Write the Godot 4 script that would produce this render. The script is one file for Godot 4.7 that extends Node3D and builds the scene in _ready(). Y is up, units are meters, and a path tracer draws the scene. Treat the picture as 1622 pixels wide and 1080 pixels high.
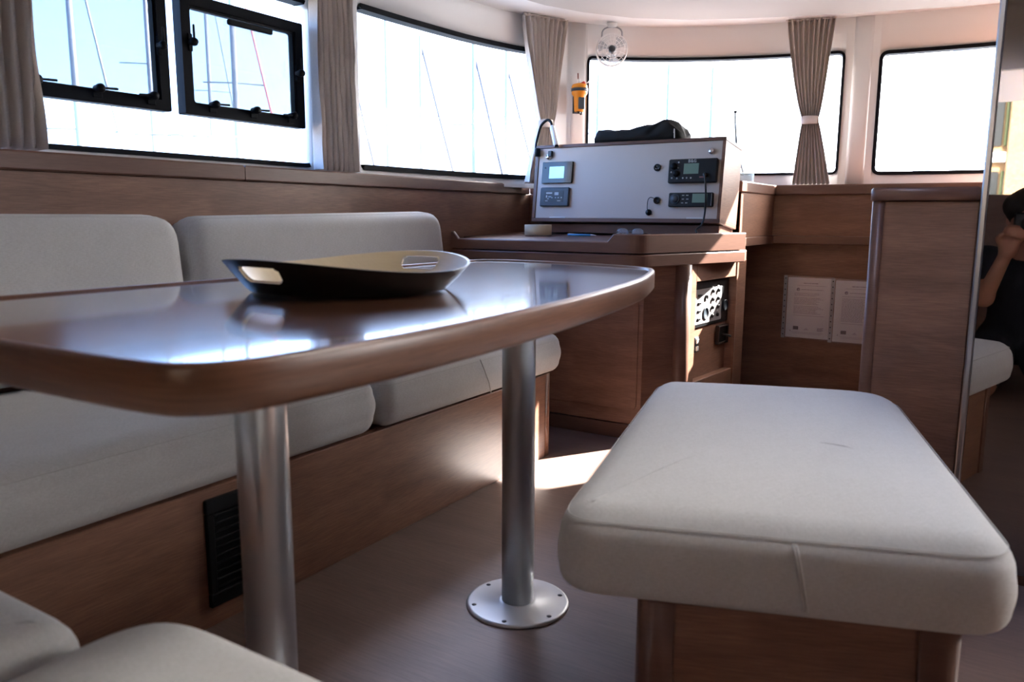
extends Node3D

const EYE := Vector3(0, 0.86, 0)
var M := {}                       # materials
var T := Transform3D.IDENTITY     # every helper shape passes through this
var taken := {}
var curve_p := PackedVector2Array()
var curve_s := PackedFloat32Array()
var rng := RandomNumberGenerator.new()
var crown_quad := PackedVector2Array()   # corners of the cushion being crowned; its bounding box when empty


func _ready():
	rng.seed = 7
	# ---------- camera, sky, sun, exposure ----------
	var cam := Camera3D.new(); cam.name = "view_camera"; add_child(cam)
	var lens := CameraAttributesPhysical.new()
	lens.frustum_focal_length = 18.0; lens.frustum_focus_distance = 3.1; lens.exposure_aperture = 3.5
	cam.attributes = lens
	cam.transform = Transform3D(Basis(Vector3(0.84663, 0.00429, -0.53217), Vector3(-0.08768, 0.98743, -0.13152), Vector3(0.52491, 0.15801, 0.83636)), EYE)
	cam.keep_aspect = Camera3D.KEEP_HEIGHT
	cam.fov = rad_to_deg(2.0 * atan(540.0 / 1240.0))
	cam.near = 0.01; cam.far = 600.0; cam.current = true
	var env := Environment.new()
	env.background_mode = Environment.BG_SKY
	env.tonemap_mode = Environment.TONE_MAPPER_LINEAR
	env.tonemap_exposure = 6.1
	env.sdfgi_enabled = true; env.ssao_enabled = true; env.ssil_enabled = true
	var sky := Sky.new(); var sm := ProceduralSkyMaterial.new()
	sm.sky_top_color = Color(0.40, 0.58, 0.88)
	sm.sky_horizon_color = Color(0.67, 0.83, 1.0)
	sm.sky_curve = 0.16
	sm.ground_bottom_color = Color(0.25, 0.3, 0.33)
	sm.ground_horizon_color = Color(0.75, 0.82, 0.88)
	sm.sun_angle_max = 110.0
	sm.sun_curve = 0.46
	sm.energy_multiplier = 2.0
	sky.sky_material = sm; env.sky = sky
	var we := WorldEnvironment.new(); we.name = "world_environment"; we.environment = env; add_child(we)
	var sun := DirectionalLight3D.new(); sun.name = "sun"; add_child(sun)
	sun.look_at_from_position(Vector3(0.63, 0.77, -1.0) * 10.0, Vector3.ZERO)
	sun.light_color = Color(1.0, 0.975, 0.95); sun.light_energy = 4.5; sun.light_angular_distance = 0.55; sun.shadow_enabled = true

	make_curve()
	make_materials()
	build_shell()
	build_sofa()
	build_table()
	build_stools()
	build_desk()
	build_console()
	build_alcove()
	build_right_units()
	build_curtains()
	build_tray()
	build_desk_items()
	build_wall_items()
	build_photographer()
	build_outside()


# =====================================================================
# helpers
# =====================================================================
func numbered(called: String) -> String:
	if not taken.has(called):
		taken[called] = 0
		return called
	taken[called] += 1
	return "%s_%03d" % [called, taken[called]]


func thing(called: String, label: String, category: String, at := Vector3.ZERO, group := "") -> Node3D:
	var o := Node3D.new(); o.name = numbered(called); add_child(o)
	o.position = at
	tag(o, label, category, group)
	return o


func tag(o: Node, label: String, category: String, group := "") -> Node:
	o.set_meta("label", label); o.set_meta("category", category)
	if group != "":
		o.set_meta("group", group)
	return o


func setting(called: String, label := "") -> Node3D:
	var o := Node3D.new(); o.name = called; add_child(o)
	o.set_meta("kind", "structure")
	if label != "":
		o.set_meta("label", label)
	return o


func smooth() -> SurfaceTool:
	var st := SurfaceTool.new(); st.begin(Mesh.PRIMITIVE_TRIANGLES); st.set_smooth_group(0); return st


func flat() -> SurfaceTool:
	var st := SurfaceTool.new(); st.begin(Mesh.PRIMITIVE_TRIANGLES); st.set_smooth_group(-1); return st


# commits a shape as one named mesh; the vertices are in world axes, so a parent's place is taken off
func obj(called: String, st: SurfaceTool, m: Material, parent: Node = null, label := "") -> MeshInstance3D:
	st.generate_normals(); st.index()
	var o := MeshInstance3D.new()
	o.mesh = st.commit(); o.material_override = null
	o.mesh.surface_set_material(0, m)
	if parent == null:
		o.name = numbered(called); add_child(o)
	else:
		o.name = called; parent.add_child(o, true)
		var off := Vector3.ZERO
		var q: Node = parent
		while q is Node3D and q != self:
			off += (q as Node3D).position
			q = q.get_parent()
		o.position = -off
	if label != "":
		o.set_meta("label", label)
	return o


func tri(st: SurfaceTool, a: Vector3, b: Vector3, c: Vector3):   # counter-clockwise from outside
	st.add_vertex(T * a); st.add_vertex(T * c); st.add_vertex(T * b)


func quad(st: SurfaceTool, a: Vector3, b: Vector3, c: Vector3, d: Vector3):
	tri(st, a, b, c); tri(st, a, c, d)


func quad_uv(st: SurfaceTool, a: Vector3, b: Vector3, c: Vector3, d: Vector3):  # a lower left, b lower right, c upper right, d upper left
	var p := [a, c, b, a, d, c]
	var u := [Vector2(0, 1), Vector2(1, 0), Vector2(1, 1), Vector2(0, 1), Vector2(0, 0), Vector2(1, 0)]
	for i in 6:
		st.set_uv(u[i]); st.add_vertex(T * (p[i] as Vector3))


func area2(p: PackedVector2Array) -> float:
	var s := 0.0
	for i in p.size():
		var q := p[(i + 1) % p.size()]
		s += p[i].x * q.y - q.x * p[i].y
	return s


func offset_loop(p: PackedVector2Array, inset: float) -> PackedVector2Array:
	if absf(inset) < 1e-7:
		return p
	var out := PackedVector2Array()
	var n := p.size()
	for i in n:
		var e0 := (p[i] - p[(i + n - 1) % n]).normalized()
		var e1 := (p[(i + 1) % n] - p[i]).normalized()
		var n0 := Vector2(e0.y, -e0.x); var n1 := Vector2(e1.y, -e1.x)
		var m := (n0 + n1).normalized()
		var k := 1.0 / maxf(m.dot(n0), 0.5)
		out.append(p[i] - m * inset * k)
	return out


# horizontal outline (x, z) swept up a profile of (inset, y); caps bulge by crown
func slab(st: SurfaceTool, outline: PackedVector2Array, prof: Array, crown_top := 0.0, crown_bot := 0.0):
	var o := outline
	if area2(o) < 0.0:
		o = o.duplicate(); o.reverse()
	var n := o.size()
	var rings := []
	var corners := crown_quad
	if corners.is_empty():
		var lo := Vector2.INF; var hi := -Vector2.INF
		for q in o:
			lo = lo.min(q); hi = hi.max(q)
		corners = rect(lo.x, lo.y, hi.x, hi.y)
	var y_lo: float = prof[0].y; var y_hi: float = prof[prof.size() - 1].y
	for pr in prof:
		var l := offset_loop(o, pr.x)
		var r := PackedVector3Array()
		var share := pow(clampf((pr.y - y_lo) / (y_hi - y_lo) * 2.0 - 1.0, 0.0, 1.0), 2.0)
		for q in l:
			r.append(Vector3(q.x, pr.y + (crown_top * share * bump(q, corners) if crown_top > 0.0 else 0.0), q.y))
		rings.append(r)
	for k in rings.size() - 1:
		var a: PackedVector3Array = rings[k]; var b: PackedVector3Array = rings[k + 1]
		for i in n:
			var j := (i + 1) % n
			quad(st, a[i], b[i], b[j], a[j])
	for side in 2:
		var ring: PackedVector3Array = rings[rings.size() - 1] if side == 0 else rings[0]
		var crown := crown_top if side == 0 else crown_bot
		if absf(crown) < 1e-7:
			var poly := PackedVector2Array()
			for q in ring:
				poly.append(Vector2(q.x, q.z))
			var ix := Geometry2D.triangulate_polygon(poly)
			for k in range(0, ix.size(), 3):
				var a := ring[ix[k]]; var b := ring[ix[k + 1]]; var c := ring[ix[k + 2]]
				var up := (b - a).cross(c - a).y > 0.0
				if up == (side == 0):
					tri(st, a, b, c)
				else:
					tri(st, a, c, b)
			continue
		var mid := Vector3.ZERO
		for q in ring:
			mid += q / n
		var prev := ring
		var steps := 12
		for k in range(1, steps + 1):
			var f := float(k) / steps
			var cur := PackedVector3Array()
			for q in ring:
				var z := q.lerp(mid, f)
				z.y = y_hi + crown * bump(Vector2(z.x, z.z), corners) if side == 0 else y_lo - crown * bump(Vector2(z.x, z.z), corners)
				cur.append(z)
			for i in n:
				var j := (i + 1) % n
				if side == 0:
					if k == steps: tri(st, prev[i], cur[i], prev[j])
					else: quad(st, prev[i], cur[i], cur[j], prev[j])
				else:
					if k == steps: tri(st, prev[i], prev[j], cur[i])
					else: quad(st, prev[i], prev[j], cur[j], cur[i])
			prev = cur


# 0 along the sides of a four-cornered outline, rising to 1 well inside
func bump(p: Vector2, corners: PackedVector2Array) -> float:
	var g := 1.0
	for c in 4:
		var e := (corners[(c + 1) % 4] - corners[c]).normalized()
		var d := e.cross(p - corners[c]) / 0.10
		g *= 1.0 - exp(-d * d)
	return g


func rect(x0: float, z0: float, x1: float, z1: float) -> PackedVector2Array:
	return PackedVector2Array([Vector2(x0, z0), Vector2(x1, z0), Vector2(x1, z1), Vector2(x0, z1)])


# polygon with each corner rounded by its radius
func rounded(p: PackedVector2Array, radii, seg := 6) -> PackedVector2Array:
	var out := PackedVector2Array()
	var n := p.size()
	for i in n:
		var r: float = radii[i] if radii is Array else radii
		var a := p[(i + n - 1) % n]; var b := p[i]; var c := p[(i + 1) % n]
		if r <= 0.0:
			out.append(b); continue
		var u := (a - b).normalized(); var v := (c - b).normalized()
		var half := acos(clampf(u.dot(v), -1, 1)) / 2.0
		var d := minf(r / tan(half), minf((a - b).length(), (c - b).length()) * 0.49)
		var p0 := b + u * d; var p1 := b + v * d
		for k in seg + 1:
			var t := float(k) / seg
			out.append(p0.lerp(b, t).lerp(b.lerp(p1, t), t))
	return out


# divides long edges so that offset and crowned surfaces stay smooth
func dense(p: PackedVector2Array, step: float) -> PackedVector2Array:
	var out := PackedVector2Array()
	for i in p.size():
		var a := p[i]; var b := p[(i + 1) % p.size()]
		var k := maxi(1, int(a.distance_to(b) / step))
		for j in k:
			out.append(a.lerp(b, float(j) / k))
	return out


func box(st: SurfaceTool, c: Vector3, s: Vector3, b := 0.002):
	var h := s / 2.0
	b = minf(b, minf(h.x, minf(h.y, h.z)) * 0.9)
	var o := PackedVector2Array([Vector2(c.x - h.x + b, c.z - h.z), Vector2(c.x + h.x - b, c.z - h.z), Vector2(c.x + h.x, c.z - h.z + b), Vector2(c.x + h.x, c.z + h.z - b), Vector2(c.x + h.x - b, c.z + h.z), Vector2(c.x - h.x + b, c.z + h.z), Vector2(c.x - h.x, c.z + h.z - b), Vector2(c.x - h.x, c.z - h.z + b)])
	slab(st, o, [Vector2(b, c.y - h.y), Vector2(0, c.y - h.y + b), Vector2(0, c.y + h.y - b), Vector2(b, c.y + h.y)])


func box2(st: SurfaceTool, lo: Vector3, hi: Vector3, b := 0.002):
	box(st, (lo + hi) / 2.0, hi - lo, b)


func part_box(called: String, lo: Vector3, hi: Vector3, m: Material, parent: Node = null, b := 0.002, label := "") -> MeshInstance3D:
	var st := flat(); box2(st, lo, hi, b)
	return obj(called, st, m, parent, label)


# profile of (radius, y) turned about the y axis at c
func lathe(st: SurfaceTool, c: Vector3, prof: Array, seg := 32):
	for k in prof.size() - 1:
		var p: Vector2 = prof[k]; var q: Vector2 = prof[k + 1]
		for i in seg:
			var a := TAU * i / seg; var b := TAU * (i + 1) / seg
			var da := Vector3(cos(a), 0, sin(a)); var db := Vector3(cos(b), 0, sin(b))
			var v0 := c + da * p.x + Vector3(0, p.y, 0); var v1 := c + db * p.x + Vector3(0, p.y, 0)
			var v2 := c + db * q.x + Vector3(0, q.y, 0); var v3 := c + da * q.x + Vector3(0, q.y, 0)
			if p.x < 1e-6: tri(st, v0, v3, v2)
			elif q.x < 1e-6: tri(st, v0, v3, v1)
			else: quad(st, v0, v3, v2, v1)


# round tube along points; radius a number or an array
func tube(st: SurfaceTool, pts: Array, radius, sides := 10, closed := false):
	var n := pts.size()
	var up := Vector3(0.123, 0.91, 0.31).normalized()
	var rings := []
	var last := Vector3.ZERO
	for i in n:
		var d: Vector3
		if closed: d = (pts[(i + 1) % n] - pts[(i + n - 1) % n]).normalized()
		else: d = (pts[mini(i + 1, n - 1)] - pts[maxi(i - 1, 0)]).normalized()
		var x: Vector3
		if i == 0: x = up.cross(d).normalized() if absf(up.dot(d)) < 0.95 else Vector3.RIGHT.cross(d).normalized()
		else: x = (last - d * last.dot(d)).normalized()
		last = x
		var y := d.cross(x)
		var r: float = radius[i] if radius is Array else radius
		var ring := PackedVector3Array()
		for k in sides:
			var a := TAU * k / sides
			ring.append(pts[i] + (x * cos(a) + y * sin(a)) * r)
		rings.append(ring)
	for i in (n if closed else n - 1):
		var a: PackedVector3Array = rings[i]; var b: PackedVector3Array = rings[(i + 1) % n]
		for k in sides:
			var l := (k + 1) % sides
			quad(st, a[k], a[l], b[l], b[k])
	if not closed:
		for k in sides:
			var l := (k + 1) % sides
			tri(st, pts[0], rings[0][l], rings[0][k])
			tri(st, pts[n - 1], rings[n - 1][k], rings[n - 1][l])


func smooth_path(pts: Array, per := 8) -> Array:
	var out := []
	for i in pts.size() - 1:
		var a = pts[maxi(i - 1, 0)]; var b = pts[i]; var c = pts[i + 1]; var d = pts[mini(i + 2, pts.size() - 1)]
		for k in per:
			var t := float(k) / per
			out.append(0.5 * ((2.0 * b) + (c - a) * t + (2.0 * a - 5.0 * b + 4.0 * c - d) * t * t + (3.0 * b - a - 3.0 * c + d) * t * t * t))
	out.append(pts[-1])
	return out


# closed solid from a front and a back sheet of (nx + 1) x (ny + 1) points
func two_sheets(st: SurfaceTool, nx: int, ny: int, f: Callable, g: Callable):
	var A := []; var B := []
	for j in ny + 1:
		var ra := PackedVector3Array(); var rb := PackedVector3Array()
		for i in nx + 1:
			ra.append(f.call(float(i) / nx, float(j) / ny)); rb.append(g.call(float(i) / nx, float(j) / ny))
		A.append(ra); B.append(rb)
	for j in ny:
		for i in nx:
			quad(st, A[j][i], A[j][i + 1], A[j + 1][i + 1], A[j + 1][i])
			quad(st, B[j][i + 1], B[j][i], B[j + 1][i], B[j + 1][i + 1])
	for j in ny:
		quad(st, B[j][0], A[j][0], A[j + 1][0], B[j + 1][0])
		quad(st, A[j][nx], B[j][nx], B[j + 1][nx], A[j + 1][nx])
	for i in nx:
		quad(st, B[0][i + 1], A[0][i + 1], A[0][i], B[0][i])
		quad(st, A[ny][i], A[ny][i + 1], B[ny][i + 1], B[ny][i])


# ---- the curved window wall: s runs along it from the back of the port side to the bow and on to starboard ----
func make_curve():
	var p := [Vector2(-2.08, 1.6), Vector2(-2.08, -1.8), Vector2(-2.075, -2.2), Vector2(-2.055, -2.6), Vector2(-2.01, -2.98), Vector2(-1.93, -3.25), Vector2(-1.79, -3.49), Vector2(-1.55, -3.71), Vector2(-1.15, -3.90), Vector2(-0.6, -4.03), Vector2(-0.1, -4.09), Vector2(0.6, -4.11), Vector2(1.3, -4.03), Vector2(1.95, -3.8)]
	var e := [2.0 * p[0] - p[1]]; e.append_array(p); e.append(2.0 * p[-1] - p[-2])
	for i in range(1, e.size() - 2):
		var a: Vector2 = e[i - 1]; var b: Vector2 = e[i]; var c: Vector2 = e[i + 1]; var d: Vector2 = e[i + 2]
		var t1 := sqrt(a.distance_to(b)); var t2 := t1 + sqrt(b.distance_to(c)); var t3 := t2 + sqrt(c.distance_to(d))
		for k in 24:
			var u := t1 + (t2 - t1) * k / 24.0
			var a1 := a.lerp(b, u / t1); var a2 := b.lerp(c, (u - t1) / (t2 - t1)); var a3 := c.lerp(d, (u - t2) / (t3 - t2))
			var b1 := a1.lerp(a2, u / t2); var b2 := a2.lerp(a3, (u - t1) / (t3 - t1))
			curve_p.append(b1.lerp(b2, (u - t1) / (t2 - t1)))
	curve_p.append(p[-1])
	curve_s.append(0.0)
	for i in range(1, curve_p.size()):
		curve_s.append(curve_s[i - 1] + curve_p[i].distance_to(curve_p[i - 1]))


func W(s: float, y: float, off := 0.0) -> Vector3:
	var i := clampi(curve_s.bsearch(s) - 1, 0, curve_s.size() - 2)
	var t := (s - curve_s[i]) / (curve_s[i + 1] - curve_s[i])
	var p := curve_p[i].lerp(curve_p[i + 1], t)
	var i2 := clampi(i, 2, curve_s.size() - 4)
	var d := (curve_p[i2 + 3] - curve_p[i2 - 2]).normalized()
	return Vector3(p.x - d.y * off, y, p.y + d.x * off)


func wall_turn(s: float) -> Basis:   # x along the wall, y up, z into the room
	var d := (W(s + 0.02, 0) - W(s - 0.02, 0)).normalized()
	return Basis(d, Vector3.UP, d.cross(Vector3.UP))


# =====================================================================
# materials
# =====================================================================
func mk(c: Color, rough := 0.6, metal := 0.0) -> StandardMaterial3D:
	var m := StandardMaterial3D.new()
	m.albedo_color = c; m.roughness = rough; m.metallic = metal
	return m


func noise(seed_: int, freq: float, oct := 3) -> FastNoiseLite:
	var n := FastNoiseLite.new(); n.seed = seed_; n.frequency = freq; n.fractal_octaves = oct
	n.noise_type = FastNoiseLite.TYPE_SIMPLEX_SMOOTH
	return n


# a grey layer of noise, w x h pixels, stretched to n x n
func layer(seed_: int, w: int, h: int, n: int, freq: float) -> PackedByteArray:
	var im := noise(seed_, freq).get_seamless_image(w, h)
	im.convert(Image.FORMAT_L8)
	im.resize(n, n, Image.INTERPOLATE_CUBIC)
	return im.get_data()


# veneer: u runs along the grain
func wood_texture(dark: Color, light: Color, seed_: int, streak := 0.5) -> ImageTexture:
	var n := 1024
	var fine := layer(seed_, 40, n, n, 0.19)
	var pore := layer(seed_ + 1, 110, n, n, 0.30)
	var band := layer(seed_ + 2, 16, 128, n, 0.05)
	var out := PackedByteArray(); out.resize(n * n * 3)
	for i in n * n:
		var v := 0.5 + (fine[i] / 255.0 - 0.5) * 0.9 * streak * 2.0 + (band[i] / 255.0 - 0.5) * 0.5
		var p := pore[i] / 255.0
		if p < 0.36:
			v -= (0.36 - p) * 2.6 * streak
		v = clampf(v, 0.0, 1.0)
		out[i * 3] = int(255.0 * lerpf(dark.r, light.r, v))
		out[i * 3 + 1] = int(255.0 * lerpf(dark.g, light.g, v))
		out[i * 3 + 2] = int(255.0 * lerpf(dark.b, light.b, v))
	return ImageTexture.create_from_image(Image.create_from_data(n, n, false, Image.FORMAT_RGB8, out))


func cloth_texture(dark: Color, light: Color, seed_: int) -> ImageTexture:
	var n := 512
	var along := layer(seed_, 64, n, n, 0.25)
	var across := layer(seed_ + 1, n, 64, n, 0.25)
	var soft := layer(seed_ + 2, 64, 64, n, 0.05)
	var out := PackedByteArray(); out.resize(n * n * 3)
	for i in n * n:
		var v := clampf(0.5 + (along[i] / 255.0 - 0.5) * 0.8 + (across[i] / 255.0 - 0.5) * 0.6 + (soft[i] / 255.0 - 0.5) * 0.15, 0.0, 1.0)
		out[i * 3] = int(255.0 * lerpf(dark.r, light.r, v))
		out[i * 3 + 1] = int(255.0 * lerpf(dark.g, light.g, v))
		out[i * 3 + 2] = int(255.0 * lerpf(dark.b, light.b, v))
	return ImageTexture.create_from_image(Image.create_from_data(n, n, false, Image.FORMAT_RGB8, out))


func tri_mat(tex: Texture2D, scale: float, rough: float, world := true) -> StandardMaterial3D:
	var m := mk(Color.WHITE, rough)
	m.albedo_texture = tex
	m.uv1_triplanar = true; m.uv1_world_triplanar = world
	m.uv1_scale = Vector3.ONE * scale; m.uv1_triplanar_sharpness = 8.0
	return m


func make_materials():
	var veneer := wood_texture(Color(0.40, 0.275, 0.215), Color(0.60, 0.445, 0.36), 3, 0.36)
	M.wood = tri_mat(veneer, 1.7, 0.42)
	var trim := wood_texture(Color(0.36, 0.245, 0.20), Color(0.49, 0.36, 0.30), 21, 0.25)
	M.trim = tri_mat(trim, 1.7, 0.38)
	M.table = tri_mat(wood_texture(Color(0.31, 0.20, 0.15), Color(0.49, 0.345, 0.265), 41, 0.35), 1.3, 0.2)
	M.table.clearcoat_enabled = true; M.table.clearcoat = 1.0; M.table.clearcoat_roughness = 0.06
	M.table_edge = tri_mat(M.table.albedo_texture, 1.3, 0.35)
	M.floor = tri_mat(wood_texture(Color(0.40, 0.325, 0.295), Color(0.52, 0.435, 0.395), 61, 0.35), 0.9, 0.45)
	M.fabric = tri_mat(cloth_texture(Color(0.68, 0.675, 0.66), Color(0.78, 0.775, 0.765), 81), 5.0, 0.95)
	M.fabric.rim_enabled = true; M.fabric.rim = 0.3
	M.stitch = mk(Color(0.72, 0.715, 0.70), 0.95)
	var ct := cloth_texture(Color(0.79, 0.755, 0.73), Color(0.90, 0.865, 0.84), 95)
	M.curtain = tri_mat(ct, 9.0, 0.95)
	M.curtain.backlight = Color(0.26, 0.245, 0.235)
	M.gelcoat = mk(Color(0.885, 0.885, 0.885), 0.35)
	M.liner = mk(Color(0.70, 0.67, 0.645), 0.75)
	M.soffit = mk(Color(0.93, 0.925, 0.92), 0.4)
	M.black = mk(Color(0.07, 0.075, 0.085), 0.5); M.black.metallic_specular = 0.25
	M.gasket = mk(Color(0.07, 0.08, 0.10), 0.6); M.gasket.metallic_specular = 0.2
	M.metal = mk(Color(0.80, 0.81, 0.82), 0.30, 0.9)
	M.plate = mk(Color(0.80, 0.80, 0.80), 0.45, 0.6)
	M.chrome = mk(Color(0.85, 0.85, 0.86), 0.12, 1.0)
	M.edge_alu = mk(Color(0.62, 0.63, 0.65), 0.3, 0.9)
	M.panel = mk(Color(0.78, 0.735, 0.70), 0.55)
	M.white = mk(Color(0.88, 0.88, 0.87), 0.4)
	M.glass = glass(Color(0.85, 0.93, 0.95), 0.05)
	M.glass.metallic_specular = 0.15
	M.hatch_glass = glass(Color(0.45, 0.56, 0.60), 0.5)
	M.mirror = mk(Color(0.52, 0.50, 0.50), 0.015, 1.0)
	M.dark_glass = mk(Color(0.05, 0.07, 0.09), 0.08)
	M.device = mk(Color(0.045, 0.045, 0.05), 0.35)
	M.device_grey = mk(Color(0.20, 0.235, 0.265), 0.4)
	M.key = mk(Color(0.7, 0.7, 0.7), 0.5)
	M.lcd = mk(Color(0.47, 0.57, 0.50), 0.3)
	M.lcd_blue = mk(Color(0.55, 0.76, 0.88), 0.25)
	M.lcd_blue.emission_enabled = true; M.lcd_blue.emission = Color(0.45, 0.68, 0.85); M.lcd_blue.emission_energy_multiplier = 0.35


func glass(c: Color, a: float) -> StandardMaterial3D:
	var m := mk(Color(c.r, c.g, c.b, a), 0.02)
	m.transparency = BaseMaterial3D.TRANSPARENCY_ALPHA
	return m


# =====================================================================
# the shell: floor, ceiling, walls, windows
# =====================================================================
const WIN := [
	{"s0": 2.30, "s1": 3.60, "y0": 1.022, "y1": 1.575, "r": 0.03, "w": 0.014, "open": "ab"},
	{"s0": 3.835, "s1": 4.972, "y0": 1.028, "y1": 1.622, "r": 0.02, "w": 0.020, "open": "a"},
	{"s0": 5.160, "s1": 6.372, "y0": 1.058, "y1": 1.618, "r": 0.035, "w": 0.012, "open": ""},
	{"s0": 6.515, "s1": 7.85, "y0": 1.053, "y1": 1.606, "r": 0.04, "w": 0.016, "open": ""},
]
const WALL_TOP := 1.80
const WALL_LOW := 0.99


func win_low(w: Dictionary, s: float) -> float:
	var d: float = minf(s - w.s0, w.s1 - s)
	if d >= w.r: return w.y0
	return w.y0 + w.r - sqrt(maxf(w.r * w.r - (w.r - d) * (w.r - d), 0.0))


func win_high(w: Dictionary, s: float) -> float:
	return w.y1 - (win_low(w, s) - w.y0)


func window_band(st: SurfaceTool, sa: float, sb: float, thick := 0.05):
	var cuts := []
	var s := sa
	while s < sb:
		cuts.append(s); s += 0.05
	cuts.append(sb)
	for w in WIN:
		for k in 7:
			for q in [w.s0 + w.r * (1.0 - cos(k * PI / 12.0)), w.s1 - w.r * (1.0 - cos(k * PI / 12.0))]:
				if q > sa and q < sb: cuts.append(q)
	cuts.sort()
	for i in cuts.size() - 1:
		var a: float = cuts[i]; var b: float = cuts[i + 1]
		if b - a < 1e-5: continue
		var inside = null
		for w in WIN:
			if (a + b) / 2.0 > w.s0 and (a + b) / 2.0 < w.s1: inside = w
		var spans := [[WALL_LOW, WALL_TOP, WALL_LOW, WALL_TOP]]
		if inside != null:
			spans = [[WALL_LOW, win_low(inside, a), WALL_LOW, win_low(inside, b)], [win_high(inside, a), WALL_TOP, win_high(inside, b), WALL_TOP]]
			quad(st, W(a, win_low(inside, a)), W(b, win_low(inside, b)), W(b, win_low(inside, b), -thick), W(a, win_low(inside, a), -thick))
			quad(st, W(a, win_high(inside, a), -thick), W(b, win_high(inside, b), -thick), W(b, win_high(inside, b)), W(a, win_high(inside, a)))
			if absf(a - inside.s0) < 1e-4:
				quad(st, W(a, win_low(inside, a)), W(a, win_low(inside, a), -thick), W(a, win_high(inside, a), -thick), W(a, win_high(inside, a)))
			if absf(b - inside.s1) < 1e-4:
				quad(st, W(b, win_low(inside, b), -thick), W(b, win_low(inside, b)), W(b, win_high(inside, b)), W(b, win_high(inside, b), -thick))
		for p in spans:
			quad(st, W(a, p[0]), W(b, p[2]), W(b, p[3]), W(a, p[1]))
			quad(st, W(b, p[2], -thick), W(a, p[0], -thick), W(a, p[1], -thick), W(b, p[3], -thick))
	for e in [sa, sb]:
		quad(st, W(e, WALL_LOW, -thick), W(e, WALL_LOW), W(e, WALL_TOP), W(e, WALL_TOP, -thick))


func loop_sy(s0: float, y0: float, s1: float, y1: float, r: float, step := 0.06) -> PackedVector2Array:
	return dense(rounded(PackedVector2Array([Vector2(s0, y0), Vector2(s1, y0), Vector2(s1, y1), Vector2(s0, y1)]), r, 6), step)


# ring of rectangular section round an opening in the wall
func frame_ring(st: SurfaceTool, s0: float, y0: float, s1: float, y1: float, r: float, width: float, back: float, front: float, open := ""):
	var o := loop_sy(s0, y0, s1, y1, r)
	var i_ := offset_loop(o, width)
	var n := o.size()
	for k in n:
		var j := (k + 1) % n
		if open.contains("a") and maxf(o[k].x, o[j].x) < s0 + r * 0.6: continue
		if open.contains("b") and minf(o[k].x, o[j].x) > s1 - r * 0.6: continue
		var of := W(o[k].x, o[k].y, front); var of2 := W(o[j].x, o[j].y, front)
		var nf := W(i_[k].x, i_[k].y, front); var nf2 := W(i_[j].x, i_[j].y, front)
		var ob := W(o[k].x, o[k].y, back); var ob2 := W(o[j].x, o[j].y, back)
		var nb := W(i_[k].x, i_[k].y, back); var nb2 := W(i_[j].x, i_[j].y, back)
		quad(st, of, of2, nf2, nf); quad(st, nf, nf2, nb2, nb); quad(st, nb, nb2, ob2, ob); quad(st, ob, ob2, of2, of)


func pane_sheet(st: SurfaceTool, w: Dictionary, inset: float, off: float):
	var n := maxi(4, int((w.s1 - w.s0) / 0.06))
	var f := func(u, v): 
		var s: float = lerpf(w.s0 + inset, w.s1 - inset, u)
		return W(s, lerpf(w.y0 + inset, w.y1 - inset, v), off)
	var g := func(u, v):
		var s: float = lerpf(w.s0 + inset, w.s1 - inset, u)
		return W(s, lerpf(w.y0 + inset, w.y1 - inset, v), off - 0.006)
	two_sheets(st, n, 1, f, g)


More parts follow.
